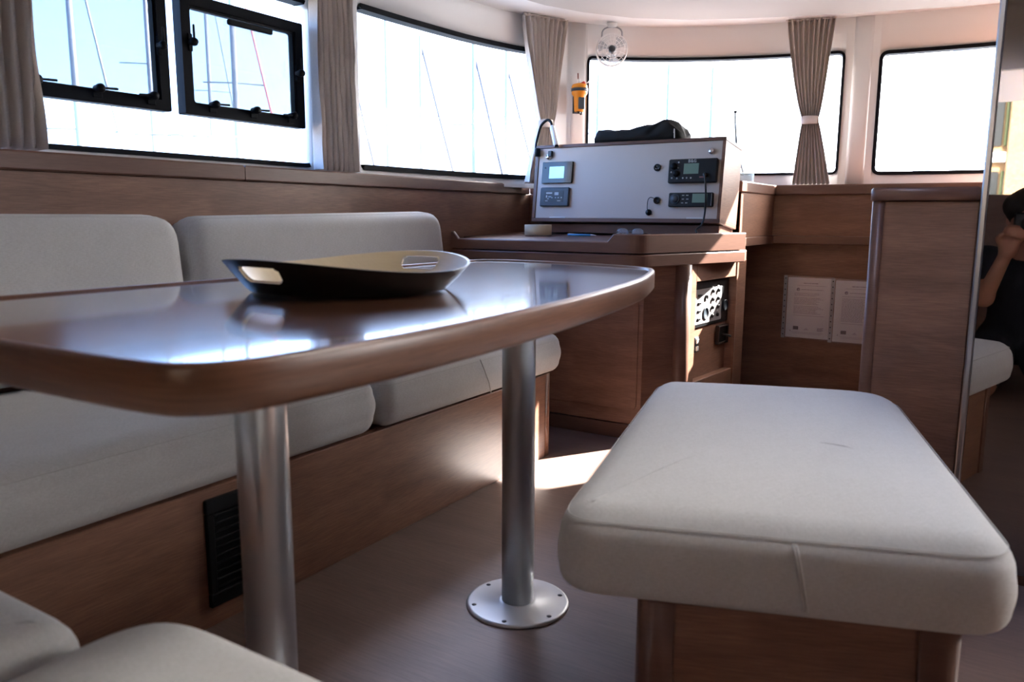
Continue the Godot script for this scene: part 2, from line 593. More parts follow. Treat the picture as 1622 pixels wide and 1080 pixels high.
func build_shell():
	# floor
	var fl := part_box("floor", Vector3(-2.15, -0.05, -4.2), Vector3(2.05, 0.0, 1.6), M.floor)
	fl.set_meta("kind", "structure"); fl.set_meta("label", "grey brown laminate saloon floor")
	# ceiling: white outer soffit, lower beige liner inside it
	var ce := setting("ceiling", "pale curved saloon ceiling")
	# a deck hatch opens in the middle of the ceiling, behind the upper edge of the picture
	var hx0 := -0.15; var hx1 := 0.37; var hz0 := -1.72; var hz1 := -1.22
	for q in [[-2.2, 2.1, -4.25, hz0], [-2.2, 2.1, hz1, 1.6], [-2.2, hx0, hz0, hz1], [hx1, 2.1, hz0, hz1]]:
		part_box("soffit", Vector3(q[0], 1.762, q[2]), Vector3(q[1], 1.84, q[3]), M.soffit, ce, 0.0, "white outer strip of the ceiling")
	var lin := PackedVector2Array([Vector2(-1.80, hz0), Vector2(-1.80, -2.60), Vector2(-1.785, -2.85), Vector2(-1.745, -3.03), Vector2(-1.66, -3.215), Vector2(-1.515, -3.42), Vector2(-1.31, -3.58), Vector2(-1.08, -3.69), Vector2(-0.83, -3.785), Vector2(-0.57, -3.86), Vector2(-0.29, -3.945), Vector2(0.1, -3.99), Vector2(0.9, -3.97), Vector2(1.8, -3.7), Vector2(1.8, hz0)])
	var st := flat(); slab(st, lin, [Vector2(0.004, 1.738), Vector2(0, 1.742), Vector2(0, 1.765)])
	obj("liner_panel", st, M.liner, ce)
	for q in [[-1.80, 1.80, hz1, 1.55], [-1.80, hx0, hz0 + 0.004, hz1], [hx1, 1.80, hz0 + 0.004, hz1]]:
		part_box("liner_panel", Vector3(q[0], 1.738, q[2]), Vector3(q[1], 1.765, q[3]), M.liner, ce)
	var w7 := setting("window_7", "deck hatch in the ceiling")
	st = flat()
	for q in [[hx0 - 0.03, hx1 + 0.03, hz0 - 0.03, hz0 + 0.02], [hx0 - 0.03, hx1 + 0.03, hz1 - 0.02, hz1 + 0.03], [hx0 - 0.03, hx0 + 0.02, hz0 + 0.02, hz1 - 0.02], [hx1 - 0.02, hx1 + 0.03, hz0 + 0.02, hz1 - 0.02]]:
		box2(st, Vector3(q[0], 1.841, q[2]), Vector3(q[1], 1.875, q[3]), 0.004)
	obj("hatch_frame", st, M.edge_alu, w7)
	part_box("pane", Vector3(hx0 + 0.02, 1.855, hz0 + 0.02), Vector3(hx1 - 0.02, 1.861, hz1 - 0.02), M.glass, w7, 0.0005)
	# port wall and bow wall: upper bands with the windows
	var wl := setting("wall_left", "port side wall, wood veneer below and white window band above")
	st = smooth(); window_band(st, 0.0, 5.06); obj("window_band", st, M.gelcoat, wl)
	st = smooth(); two_sheets(st, 120, 1, func(u, v): return W(u * 4.95, lerpf(-0.05, 1.0, v), -0.12), func(u, v): return W(u * 4.95, lerpf(-0.05, 1.0, v), -0.15)); obj("hull_skin", st, M.gelcoat, wl)
	part_box("veneer_panel", Vector3(-2.06, 0.0, -3.344), Vector3(-2.0, 0.962, 1.6), M.wood, wl)
	var wf := setting("wall_front", "bow wall, white window band above wood veneer")
	st = smooth(); window_band(st, 5.06, curve_s[curve_s.size() - 1]); obj("window_band", st, M.gelcoat, wf)
	st = smooth(); two_sheets(st, 120, 1, func(u, v): return W(lerpf(4.95, curve_s[curve_s.size() - 1], u), lerpf(-0.05, 1.0, v), -0.12), func(u, v): return W(lerpf(4.95, curve_s[curve_s.size() - 1], u), lerpf(-0.05, 1.0, v), -0.15)); obj("hull_skin", st, M.gelcoat, wf)
	st = flat(); slab(st, PackedVector2Array([Vector2(-0.965, -3.895), Vector2(-0.5, -3.915), Vector2(0.2, -3.93), Vector2(1.95, -3.78), Vector2(1.95, -3.98), Vector2(-0.965, -3.98)]), [Vector2(0, 0.76), Vector2(0, 0.966)])
	obj("veneer_panel", st, M.wood, wf)
	part_box("alcove_back_panel", Vector3(-1.98, 0.0, -3.99), Vector3(1.95, 0.74, -3.95), M.wood, wf)
	part_box("return_panel", Vector3(-1.0, 0.772, -3.95), Vector3(-0.965, 0.963, -3.345), M.wood, wf)
	part_box("console_back_panel", Vector3(-2.05, 0.0, -3.365), Vector3(-0.966, 0.963, -3.345), M.wood, wf)
	st = flat(); slab(st, PackedVector2Array([Vector2(-1.985, -3.366), Vector2(-0.950, -3.366), Vector2(-0.950, -3.862), Vector2(-0.5, -3.882), Vector2(0.2, -3.90), Vector2(1.95, -3.75), Vector2(1.95, -3.98), Vector2(-1.985, -3.98)]), [Vector2(0.003, 0.734), Vector2(0, 0.737), Vector2(0, 0.769), Vector2(0.003, 0.772)])
	obj("shelf_edge", st, M.trim, wf)
	# side pillars beside the front windows: raised vertical strips
	for s in [5.115, 6.445]:
		st = smooth()
		var half: float = 0.04
		two_sheets(st, 6, 1, func(u, v): return W(s + lerpf(-half, half, u), lerpf(0.99, 1.77, v), 0.004 * (1.0 - pow(2.0 * u - 1.0, 6.0)) + 0.001), func(u, v): return W(s + lerpf(-half, half, u), lerpf(0.99, 1.77, v), -0.02))
		obj("pillar_strip", st, M.gelcoat, wf)
	# window ledge, boards
	var lg := setting("trim_1", "brown wooden window ledge running round the saloon")
	ledge_board(lg, PackedVector2Array([Vector2(-1.985, 1.5), Vector2(-1.985, -1.628), Vector2(-2.19, -1.628), Vector2(-2.19, 1.5)]))
	ledge_board(lg, PackedVector2Array([Vector2(-1.985, -1.631), Vector2(-1.985, -3.318), Vector2(-2.025, -3.318), Vector2(-2.12, -2.95), Vector2(-2.185, -2.3), Vector2(-2.19, -1.631)]))
	ledge_board(lg, PackedVector2Array([Vector2(-1.985, -3.321), Vector2(-0.955, -3.321), Vector2(-0.955, -4.05), Vector2(-1.2, -3.98), Vector2(-1.6, -3.80), Vector2(-1.88, -3.55)]))
	ledge_board(lg, PackedVector2Array([Vector2(-0.951, -3.865), Vector2(-0.5, -3.89), Vector2(0.2, -3.91), Vector2(1.2, -3.86), Vector2(1.95, -3.74), Vector2(1.95, -3.89), Vector2(1.3, -4.12), Vector2(0.6, -4.20), Vector2(-0.1, -4.18), Vector2(-0.6, -4.12), Vector2(-0.951, -4.04)]))
	# windows
	var labels := ["long port side window with two opening hatches", "curved port corner window between the narrow curtains", "front window behind the instrument console", "front window right of the white pillar"]
	for k in WIN.size():
		var w: Dictionary = WIN[k]
		var wn := setting("window_%d" % (k + 1), labels[k])
		st = flat(); frame_ring(st, w.s0, w.y0, w.s1, w.y1, w.r, w.w, -0.045, 0.004, w.open); obj("gasket", st, M.gasket, wn)
		st = flat(); pane_sheet(st, w, w.w * 0.5, -0.028); obj("pane", st, M.glass, wn)
	for h in [[2.592, 3.048, [[0.17, 0], [0.52, 0], [0.86, 0], [0.97, 1]]], [3.094, 3.556, [[0.20, 0], [0.53, 0], [0.86, 0], [0.97, 1], [0.03, 2]]]]:
		hatch(h[0], h[1], h[2])
	# starboard wall and aft wall, not in the photograph's view but they close the room
	var wr := setting("wall_right", "starboard wall")
	part_box("wall_lower", Vector3(1.95, 0, -3.85), Vector3(2.05, 1.02, 1.6), M.wood, wr)
	part_box("wall_header", Vector3(1.95, 1.6, -3.85), Vector3(2.05, 1.80, 1.6), M.gelcoat, wr)
	for z in [-3.8, -2.3]:
		part_box("pillar", Vector3(1.95, 1.02, z - 0.06), Vector3(2.05, 1.6, z + 0.08), M.gelcoat, wr)
	part_box("wall_panel", Vector3(1.95, 1.02, -2.22), Vector3(2.05, 1.6, 1.6), M.wood, wr)
	var wr5 := setting("window_5", "starboard side windows")
	for zz in [[-3.72, -2.36]]:
		part_box("pane", Vector3(1.995, 1.02, zz[0]), Vector3(2.001, 1.6, zz[1]), M.glass, wr5, 0.0005)
	var wb := setting("wall_back", "aft wall towards the cockpit")
	part_box("wall_port", Vector3(-2.15, 0, 1.5), Vector3(-0.5, 1.735, 1.6), M.wood, wb)
	part_box("wall_starboard", Vector3(0.10, 0, 1.5), Vector3(1.95, 1.735, 1.6), M.wood, wb)
	part_box("wall_lower", Vector3(-0.45, 0, 1.5), Vector3(0.10, 1.0, 1.6), M.wood, wb)
	part_box("wall_header", Vector3(-2.15, 1.735, 1.5), Vector3(2.05, 1.80, 1.6), M.gelcoat, wb)
	for x in [-2.1, -0.475]:
		part_box("pillar", Vector3(x - 0.05, 0.0, 1.5), Vector3(x + 0.05, 1.735, 1.6), M.gelcoat, wb)
	var w6 := setting("window_6", "aft windows towards the cockpit")
	for xx in [[-0.425, 0.10]]:
		part_box("pane", Vector3(xx[0], 1.0, 1.547), Vector3(xx[1], 1.735, 1.553), M.glass, w6, 0.0005)


func ledge_board(parent: Node, o: PackedVector2Array):
	var st := flat()
	slab(st, o, [Vector2(0.004, 0.962), Vector2(0, 0.966), Vector2(0, 1.003), Vector2(0.003, 1.008)])
	obj("ledge_board", st, M.trim, parent)


var hatch_count := 0
func hatch(s0: float, s1: float, latches: Array):
	var y0 := 1.150; var y1 := 1.490; var wd := 0.030
	hatch_count += 1
	var t := thing("window_hatch", "black framed opening hatch in the port window, nearest the striped curtain at the left" if hatch_count == 1 else "black framed opening hatch in the port window with a dark bar across its pane", "hatch", W((s0 + s1) / 2.0, y0, 0.0), "opening hatches in the port window")
	var st := flat()
	frame_ring(st, s0, y0, s1, y1, 0.006, wd, -0.02, 0.016)
	obj("frame", st, M.gasket, t)
	st = flat(); frame_ring(st, s0 + wd, y0 + wd, s1 - wd, y1 - wd, 0.018, 0.007, -0.012, 0.008)
	obj("inner_seal", st, M.black, t)
	st = flat(); pane_sheet(st, {"s0": s0, "s1": s1, "y0": y0, "y1": y1}, wd, -0.004)
	obj("pane", st, M.hatch_glass, t)
	for l in latches:
		var side: int = l[1]
		var s: float = lerpf(s0, s1, l[0]); var y := y0 + wd + 0.006
		if side == 1: y = lerpf(y0, y1, 0.52); s = s1 - wd * 0.9
		if side == 2: y = lerpf(y0, y1, 0.60); s = s0 + wd * 0.9
		st = smooth()
		T = Transform3D(wall_turn(s) * Basis(Vector3.RIGHT, PI / 2.0), W(s, y, 0.012))
		lathe(st, Vector3.ZERO, [Vector2(0, 0.0), Vector2(0.009, 0.0), Vector2(0.0095, 0.012), Vector2(0.012, 0.018), Vector2(0.012, 0.026), Vector2(0.009, 0.031), Vector2(0, 0.032)], 16)
		T = Transform3D.IDENTITY
		var kn := obj("latch", st, M.black, t)
		st = flat()
		T = Transform3D(wall_turn(s) * Basis(Vector3.BACK, 0.06 if side == 0 else PI / 2.0), W(s, y, 0.036))
		var dirn := -1.0 if (side == 0 and l[0] > 0.8) else 1.0
		box(st, Vector3(0.026 * dirn, 0, 0), Vector3(0.044, 0.006, 0.007), 0.002)
		T = Transform3D.IDENTITY
		obj("lever", st, M.black, kn)
		st = flat()
		T = Transform3D(wall_turn(s), W(s, y - (0.016 if side == 0 else 0.0), 0.008))
		box(st, Vector3(0, 0, 0.006), Vector3(0.026 if side == 0 else 0.014, 0.016 if side == 0 else 0.05, 0.012), 0.002)
		T = Transform3D.IDENTITY
		obj("catch_plate", st, M.gasket, kn)
	if hatch_count == 2:
		st = flat()
		T = Transform3D(wall_turn(3.35), W(3.35, 1.441, 0.006))
		box(st, Vector3.ZERO, Vector3(0.17, 0.016, 0.014), 0.003)
		T = Transform3D.IDENTITY
		obj("handle_bar", st, M.black, t)


# =====================================================================
# sofa
# =====================================================================
# cushion in local axes: lies on the x-z plane, thickness along y
func cushion(st: SurfaceTool, o: PackedVector2Array, y0: float, y1: float, r: float, crown: float, belly := 0.006, rb := -1.0):
	if rb < 0.0: rb = r
	var prof := []
	for k in 7:
		var a := PI / 2.0 * k / 6.0
		prof.append(Vector2(rb * (1.0 - sin(a)), y0 + rb * (1.0 - cos(a))))
	for k in range(1, 8):
		prof.append(Vector2(-belly * sin(PI * k / 8.0), lerpf(y0 + rb, y1 - r, k / 8.0)))
	for k in 7:
		var a := PI / 2.0 * k / 6.0
		prof.append(Vector2(r * (1.0 - cos(a)), y1 - r * (1.0 - sin(a))))
	slab(st, o, prof, crown, 0.0)


func seam_loop(st: SurfaceTool, o: PackedVector2Array, inset: float, y: float, r := 0.0008):
	var l := o
	if area2(l) < 0.0:
		l = l.duplicate(); l.reverse()
	l = offset_loop(l, inset)
	var pts := []
	for q in l: pts.append(Vector3(q.x, y, q.y))
	tube(st, pts, r, 6, true)


func cushion_thing(called: String, label: String, o: PackedVector2Array, y0: float, y1: float, r: float, crown: float, group: String, at: Transform3D) -> Node3D:
	var t := thing(called, label, "cushion", at.origin, group)
	var st := smooth(); T = at
	cushion(st, o, y0, y1, r, crown); obj("cover", st, M.fabric, t)
	st = smooth()
	seam_loop(st, o, r * 0.12, y1 - r * 0.52); T = Transform3D.IDENTITY
	obj("seam", st, M.stitch, t)
	return t


func build_sofa():
	# wooden base along the port side and its aft return
	var b := thing("sofa_base", "brown veneered sofa plinth under the port side seat cushions", "sofa base", Vector3(-1.67, 0, -1.0))
	part_box("front_panel", Vector3(-1.37, 0, -2.38), Vector3(-1.35, 0.302, 1.3), M.wood, b)
	var st := smooth()
	slab(st, rounded(PackedVector2Array([Vector2(-1.41, -2.42), Vector2(-1.35, -2.42), Vector2(-1.35, -2.375), Vector2(-1.41, -2.375)]), [0.0, 0.03, 0.0, 0.0]), [Vector2(0, 0), Vector2(0, 0.302)])
	obj("corner_post", st, M.wood, b)
	part_box("end_panel", Vector3(-1.99, 0, -2.42), Vector3(-1.41, 0.302, -2.40), M.wood, b)
	part_box("seat_board", Vector3(-1.99, 0.290, -2.40), Vector3(-1.37, 0.303, 1.3), M.wood, b)
	# air vent let into the plinth
	var v := thing("air_vent", "black louvred air vent low on the sofa plinth", "vent", Vector3(-1.35, 0.04, -1.01))
	st = flat()
	for f in [[0.045, 0.075, -1.075, -0.962], [0.250, 0.280, -1.075, -0.962], [0.075, 0.250, -0.980, -0.962], [0.075, 0.250, -1.075, -1.057]]:
		box2(st, Vector3(-1.352, f[0], f[2]), Vector3(-1.340, f[1], f[3]), 0.002)
	obj("frame", st, M.black, v)
	for k in 10:
		st = flat()
		T = Transform3D(Basis(Vector3.BACK, 0.6), Vector3(-1.348, 0.082 + k * 0.0175, -1.0185))
		box(st, Vector3.ZERO, Vector3(0.018, 0.004, 0.078), 0.001); T = Transform3D.IDENTITY
		obj("louvre", st, M.black, v)
	part_box("backing", Vector3(-1.3505, 0.07, -1.06), Vector3(-1.3498, 0.255, -0.975), M.black, v, 0.0)
	# seat cushions
	var g := "seat cushions of the sofa"
	var o := dense(rounded(rect(-1.96, -1.485, -1.330, 0.10), 0.055), 0.06)
	cushion_thing("seat_cushion", "long grey beige seat cushion behind the near table leg", o, 0.304, 0.452, 0.045, 0.016, g, Transform3D.IDENTITY)
	o = dense(rounded(rect(-1.96, -2.475, -1.330, -1.500), 0.055), 0.06)
	var c2 := cushion_thing("seat_cushion", "grey beige seat cushion at the far end of the sofa, by the desk", o, 0.304, 0.442, 0.04, 0.012, g, Transform3D.IDENTITY)
	st = smooth()
	tube(st, [Vector3(-1.3245, 0.428, -1.93), Vector3(-1.3215, 0.39, -1.95), Vector3(-1.3225, 0.35, -1.975), Vector3(-1.332, 0.312, -2.0)], 0.0015, 6)
	obj("seam", st, M.stitch, c2)
	# back cushions lean against the veneer: outline along the wall, thickness across
	g = "back cushions of the sofa"
	for q in [[-1.30, 0.12, 0.0, "grey beige back cushion at the left edge, nearer than its neighbour"], [-2.44, -1.325, 0.019, "grey beige back cushion beside the desk, leaning on the veneer"]]:
		var z0: float = q[0]; var z1: float = q[1]
		var L := z1 - z0
		var ol := dense(rounded(rect(-L / 2.0, 0.0, L / 2.0, 0.374), [0.058, 0.058, 0.075, 0.075]), 0.05)
		# local x -> -z of the room, local z -> up, local y (thickness) -> into the room
		var lean := 0.11
		var bas := Basis(Vector3(0, q[2], -1).normalized(), Vector3(cos(lean), sin(lean), 0), Vector3.ZERO)
		bas.z = bas.x.cross(bas.y).normalized() * 1.0
		if bas.z.y < 0.0:
			bas = Basis(-bas.x, bas.y, -bas.z)
		cushion_thing("back_cushion", q[3], ol, 0.0, 0.15, 0.05, 0.025, g, Transform3D(bas, Vector3(-1.945, 0.473 + (0.006 if q[2] > 0.0 else 0.0), (z0 + z1) / 2.0)))


# =====================================================================
# dining table
# =====================================================================
func table_outline() -> PackedVector2Array:
	var p := [Vector2(-1.286, -0.40), Vector2(-1.286, -1.0), Vector2(-1.283, -1.5), Vector2(-1.278, -1.78), Vector2(-1.262, -1.845), Vector2(-1.205, -1.876), Vector2(-1.10, -1.884), Vector2(-1.0, -1.879), Vector2(-0.90, -1.859), Vector2(-0.80, -1.830), Vector2(-0.735, -1.795), Vector2(-0.695, -1.735), Vector2(-0.656, -1.625), Vector2(-0.607, -1.45), Vector2(-0.565, -1.20), Vector2(-0.536, -0.945), Vector2(-0.523, -0.68), Vector2(-0.530, -0.50), Vector2(-0.541, -0.432), Vector2(-0.565, -0.397), Vector2(-0.61, -0.380), Vector2(-0.75, -0.372), Vector2(-1.0, -0.368), Vector2(-1.20, -0.372), Vector2(-1.262, -0.379)]
	var q := []
	for v in p: q.append(Vector3(v.x, 0, v.y))
	q.append(q[0])
	var out := PackedVector2Array()
	var s := smooth_path(q, 4)
	for i in s.size() - 1: out.append(Vector2(s[i].x, s[i].z))
	return out


func build_table():
	var t := thing("dining_table", "glossy brown wooden dining table on two silver pole legs", "table", Vector3(-0.90, 0, -1.12))
	var o := table_outline()
	var st := smooth()
	slab(st, o, [Vector2(0.010, 0.690), Vector2(0.004, 0.6925), Vector2(0.0, 0.698), Vector2(0.0, 0.732), Vector2(0.0015, 0.7355), Vector2(0.004, 0.7372), Vector2(0.009, 0.7376), Vector2(0.0125, 0.7366), Vector2(0.0145, 0.7340), Vector2(0.0155, 0.7325)])
	obj("edge_band", st, M.table_edge, t)
	st = flat()
	var q := o
	if area2(q) < 0.0:
		q = q.duplicate(); q.reverse()
	slab(st, offset_loop(q, 0.0150), [Vector2(0, 0.705), Vector2(0, 0.7336)])
	obj("table_top", st, M.table, t)
	for c in [Vector3(-0.862, 0, -1.402), Vector3(-0.871, 0, -0.722)]:
		st = smooth()
		lathe(st, c, [Vector2(0, 0.006), Vector2(0.036, 0.006), Vector2(0.036, 0.69)], 40)
		var leg := obj("leg", st, M.metal, t, "brushed silver pole")
		st = smooth()
		lathe(st, c, [Vector2(0.0, 0.0), Vector2(0.114, 0.0), Vector2(0.115, 0.003), Vector2(0.113, 0.0065), Vector2(0.108, 0.0075), Vector2(0.045, 0.009), Vector2(0.043, 0.011), Vector2(0.036, 0.0115)], 56)
		obj("base_plate", st, M.plate, leg)
		for k in 6:
			var a := TAU * (k + 0.25) / 6.0
			st = smooth()
			lathe(st, c + Vector3(cos(a) * 0.099, 0.0074, sin(a) * 0.099), [Vector2(0, 0), Vector2(0.0055, 0), Vector2(0.0055, 0.0008), Vector2(0.003, 0.0018), Vector2(0, 0.0018)], 12)
			obj("screw", st, M.device, leg)
		st = smooth()
		lathe(st, c, [Vector2(0.0, 0.680), Vector2(0.085, 0.680), Vector2(0.088, 0.690), Vector2(0, 0.691)], 40)
		obj("top_flange", st, M.plate, leg)


# =====================================================================
# upholstered stools and the aft bench
# =====================================================================
func build_stools():
	var quad_o := PackedVector2Array([Vector2(-0.514, -0.917), Vector2(0.064, -1.118), Vector2(-0.195, -2.045), Vector2(-0.735, -1.868)])
	var o := dense(rounded(quad_o, [0.07, 0.08, 0.13, 0.075], 8), 0.05)
	var t := thing("upholstered_stool", "large low stool with thick grey beige cushion on a brown wooden base", "stool", Vector3(-0.35, 0, -1.48))
	var st := smooth()
	crown_quad = quad_o
	cushion(st, o, 0.322, 0.452, 0.052, 0.016, 0.003, 0.030)
	crown_quad = PackedVector2Array()
	var cu := obj("cushion", st, M.fabric, t)
	st = smooth(); seam_loop(st, o, 0.012, 0.436, 0.0008); obj("seam", st, M.stitch, cu)
	st = smooth(); seam_loop(st, o, 0.040, 0.4505, 0.0009); obj("seam", st, M.stitch, cu)
	st = smooth(); seam_loop(st, o, 0.047, 0.4517, 0.0009); obj("seam", st, M.stitch, cu)
	st = smooth()
	tube(st, smooth_path([Vector3(-0.262, 0.4630, -1.415), Vector3(-0.235, 0.4640, -1.421), Vector3(-0.205, 0.4637, -1.419), Vector3(-0.180, 0.4625, -1.408)]), [0.001, 0.002, 0.003, 0.004, 0.005, 0.0055, 0.006, 0.006, 0.006, 0.006, 0.006, 0.006, 0.006, 0.006, 0.006, 0.006, 0.0055, 0.005, 0.0045, 0.004, 0.0035, 0.003, 0.002, 0.0015, 0.001], 8)
	obj("crease", st, M.fabric, cu)
	# upright seam in the middle of the near side, sewn double
	for d in [0.0, 0.007]:
		st = smooth()
		var pa := Vector2(-0.514, -0.917).lerp(Vector2(0.066, -1.118), 0.535 + d)
		var nrm := Vector2(0.328, 0.945)
		var pts := []
		for k in 9:
			var f := k / 8.0
			var y := lerpf(0.432, 0.344, f)
			var out := 0.0045 - 0.055 * (1.0 - sqrt(1.0 - pow(clampf((y - 0.400) / 0.052, 0, 1), 2.0)))
			var p := pa + Vector2(0.945, -0.328) * (0.018 * f) + nrm * out
			pts.append(Vector3(p.x, y, p.y))
		tube(st, pts, 0.0016, 6); obj("seam", st, M.stitch, cu)
	# wooden base: panels between rounded corner posts
	var b := PackedVector2Array([Vector2(-0.400, -0.968), Vector2(0.000, -1.125), Vector2(-0.225, -1.93), Vector2(-0.64, -1.79)])
	for k in 4:
		st = smooth()
		var c := b[k]
		var d0 := (b[(k + 1) % 4] - c).normalized(); var d1 := (b[(k + 3) % 4] - c).normalized()
		slab(st, rounded(PackedVector2Array([c, c + d0 * 0.055, c + d0 * 0.055 + d1 * 0.055, c + d1 * 0.055]), [0.028, 0.003, 0.003, 0.003], 6), [Vector2(0, 0), Vector2(0, 0.324)])
		obj("corner_post", st, M.trim, t)
		st = flat()
		var e := b[(k + 1) % 4]
		var inn := (b[(k + 2) % 4] - e).normalized() * 0.018
		slab(st, PackedVector2Array([c + d0 * 0.05 + inn * 0.3, e - d0 * 0.05 + inn * 0.3, e - d0 * 0.05 + inn, c + d0 * 0.05 + inn]), [Vector2(0, 0.0), Vector2(0, 0.322)])
		obj("side_panel", st, M.wood, t)
	# aft bench seat and the second stool, both cut by the lower left of the frame
	var ab := thing("aft_bench", "shaded aft bench seat in the lower left corner", "bench", Vector3(-1.04, 0, -0.1))
	st = smooth()
	cushion(st, dense(rounded(rect(-1.318, -0.415, -0.775, 0.16), 0.05), 0.05), 0.304, 0.445, 0.045, 0.012); obj("cushion", st, M.fabric, ab)
	part_box("base", Vector3(-1.33, 0, -0.37), Vector3(-0.80, 0.305, 0.14), M.wood, ab)
	var s2 := thing("upholstered_stool", "pale rounded stool cushion nearest the camera at the bottom left", "stool", Vector3(-0.45, 0, -0.18))
	st = smooth()
	cushion(st, dense(rounded(rect(-0.757, -0.485, -0.16, 0.12), [0.10, 0.10, 0.08, 0.08], 8), 0.05), 0.322, 0.448, 0.05, 0.012); obj("cushion", st, M.fabric, s2)
	part_box("base", Vector3(-0.66, 0, -0.40), Vector3(-0.24, 0.325, 0.06), M.wood, s2)


# =====================================================================
# chart desk
# =====================================================================
func build_desk():
	var t := thing("chart_desk", "brown wooden chart desk with raised rail under the instrument console", "desk", Vector3(-1.5, 0, -3.0))
	var o := rounded(PackedVector2Array([Vector2(-1.935, -2.610), Vector2(-1.105, -2.610), Vector2(-0.903, -3.225), Vector2(-0.93, -3.342), Vector2(-1.998, -3.342), Vector2(-1.998, -2.75), Vector2(-1.935, -2.75)]), [0.01, 0.09, 0.02, 0.0, 0.0, 0.0, 0.0], 8)
	var st := flat()
	slab(st, o, [Vector2(0.004, 0.677), Vector2(0.0, 0.681), Vector2(0.0, 0.719), Vector2(0.004, 0.7235)])
	obj("apron", st, M.trim, t)
	# sloping lid
	st = flat()
	var la := [Vector3(-1.920, 0.766, -2.628), Vector3(-1.125, 0.766, -2.628), Vector3(-0.925, 0.780, -3.225), Vector3(-0.955, 0.785, -3.335), Vector3(-1.985, 0.785, -3.335), Vector3(-1.985, 0.770, -2.77), Vector3(-1.920, 0.770, -2.77)]
	var lb := []
	for v in la: lb.append(Vector3(v.x, 0.727, v.z))
	for q in [[0, 1, 2], [0, 2, 3], [0, 3, 6], [6, 3, 4], [6, 4, 5]]:
		tri(st, la[q[0]], la[q[1]], la[q[2]]); tri(st, lb[q[0]], lb[q[2]], lb[q[1]])
	for k in 7: quad(st, lb[k], lb[(k + 1) % 7], la[(k + 1) % 7], la[k])
	obj("lid", st, M.trim, t)
	# raised rail: dips low along the front
	var path := []
	for v in [Vector2(-1.935, -2.610), Vector2(-1.925, -2.610), Vector2(-1.900, -2.610), Vector2(-1.70, -2.610), Vector2(-1.45, -2.610), Vector2(-1.232, -2.610), Vector2(-1.208, -2.610)]: path.append(v)
	var corner := rounded(PackedVector2Array([Vector2(-1.208, -2.610), Vector2(-1.105, -2.610), Vector2(-0.903, -3.225)]), [0.0, 0.09, 0.0], 8)
	for k in range(1, corner.size() - 1): path.append(corner[k])
	path.append(Vector2(-0.903, -3.225))
	st = flat()
	var rings := []
	for k in path.size():
		var p: Vector2 = path[k]
		var d: Vector2 = (path[mini(k + 1, path.size() - 1)] - path[maxi(k - 1, 0)]).normalized()
		var inn := Vector2(d.y, -d.x)
		if inn.dot(Vector2(-1.5, -3.1) - p) < 0.0: inn = -inn
		var top := 0.796
		if k >= 2 and k <= 5: top = 0.768
		var q := p + inn * 0.018
		var r0 := p + inn * 0.004; var r1 := p + inn * 0.014
		var f := p
		rings.append([Vector3(f.x, 0.7285, f.y), Vector3(f.x, top - 0.004, f.y), Vector3(r0.x, top, r0.y), Vector3(r1.x, top, r1.y), Vector3(q.x, top - 0.004, q.y), Vector3(q.x, 0.7285, q.y)])
	for k in rings.size() - 1:
		for i in 6:
			var j := (i + 1) % 6
			quad(st, rings[k][i], rings[k + 1][i], rings[k + 1][j], rings[k][j])
	for e in [0, rings.size() - 1]:
		for i in range(1, 5): tri(st, rings[e][0], rings[e][i], rings[e][i + 1])
	obj("rail", st, M.trim, t)
	# cabinet body
	part_box("front_panel", Vector3(-1.998, 0.062, -2.76), Vector3(-1.135, 0.678, -2.742), M.wood, t, 0.003)
	part_box("plinth", Vector3(-1.998, 0, -2.765), Vector3(-1.135, 0.058, -2.745), M.trim, t)
	st = flat()
	slab(st, PackedVector2Array([Vector2(-1.135, -2.742), Vector2(-1.055, -2.862), Vector2(-1.055, -2.90), Vector2(-1.135, -2.762)]), [Vector2(0, 0.0), Vector2(0, 0.678)])
	obj("angled_panel", st, M.wood, t)
	st = flat()
	T = Transform3D(Basis(Vector3.RIGHT, PI / 2.0), Vector3(0, 0, -2.742))
	# a door outlined by a shallow rounded groove: a panel 4 mm proud of its frame
	slab(st, rounded(PackedVector2Array([Vector2(-1.70, -0.120), Vector2(-1.155, -0.120), Vector2(-1.155, -0.545), Vector2(-1.70, -0.545)]), 0.025, 5), [Vector2(0, 0.0), Vector2(0, 0.003), Vector2(0.001, 0.004)])
	T = Transform3D.IDENTITY
	obj("door", st, M.wood, t)
	st = smooth()
	lathe(st, Vector3(-1.040, 0, -2.885), [Vector2(0, 0), Vector2(0.034, 0.0), Vector2(0.034, 0.678), Vector2(0, 0.678)], 32)
	obj("corner_column", st, M.trim, t)
	# starboard side with a framed recess
	var side := Transform3D(Basis(Vector3(0.0995, 0, -0.995), Vector3.UP, Vector3(0.995, 0, 0.0995)), Vector3(-1.015, 0, -2.90))
	var pieces := [["side_frame", 0.0, 0.058, 0.0, 0.678, -0.035, 0.0], ["side_frame", 0.446, 0.56, 0.0, 0.678, -0.035, 0.0], ["side_frame", 0.058, 0.446, 0.609, 0.678, -0.035, 0.0], ["side_frame", 0.058, 0.446, 0.0, 0.21, -0.035, 0.0], ["recess_back", 0.0, 0.56, 0.10, 0.66, -0.05, -0.0355]]
	for p in pieces:
		st = flat(); T = side
		box2(st, Vector3(p[1], p[3], p[5]), Vector3(p[2], p[4], p[6]), 0.002)
		T = Transform3D.IDENTITY
		obj(p[0], st, M.wood, t)
	# electrical switch panel in the recess
	var e := thing("switch_panel", "black and grey electrical switch panel in the desk side recess", "switch panel", side * Vector3(0.27, 0.41, -0.03))
	st = flat(); T = side; box2(st, Vector3(0.075, 0.417, -0.0355), Vector3(0.440, 0.602, -0.027), 0.002); T = Transform3D.IDENTITY
	obj("housing", st, M.device, e)
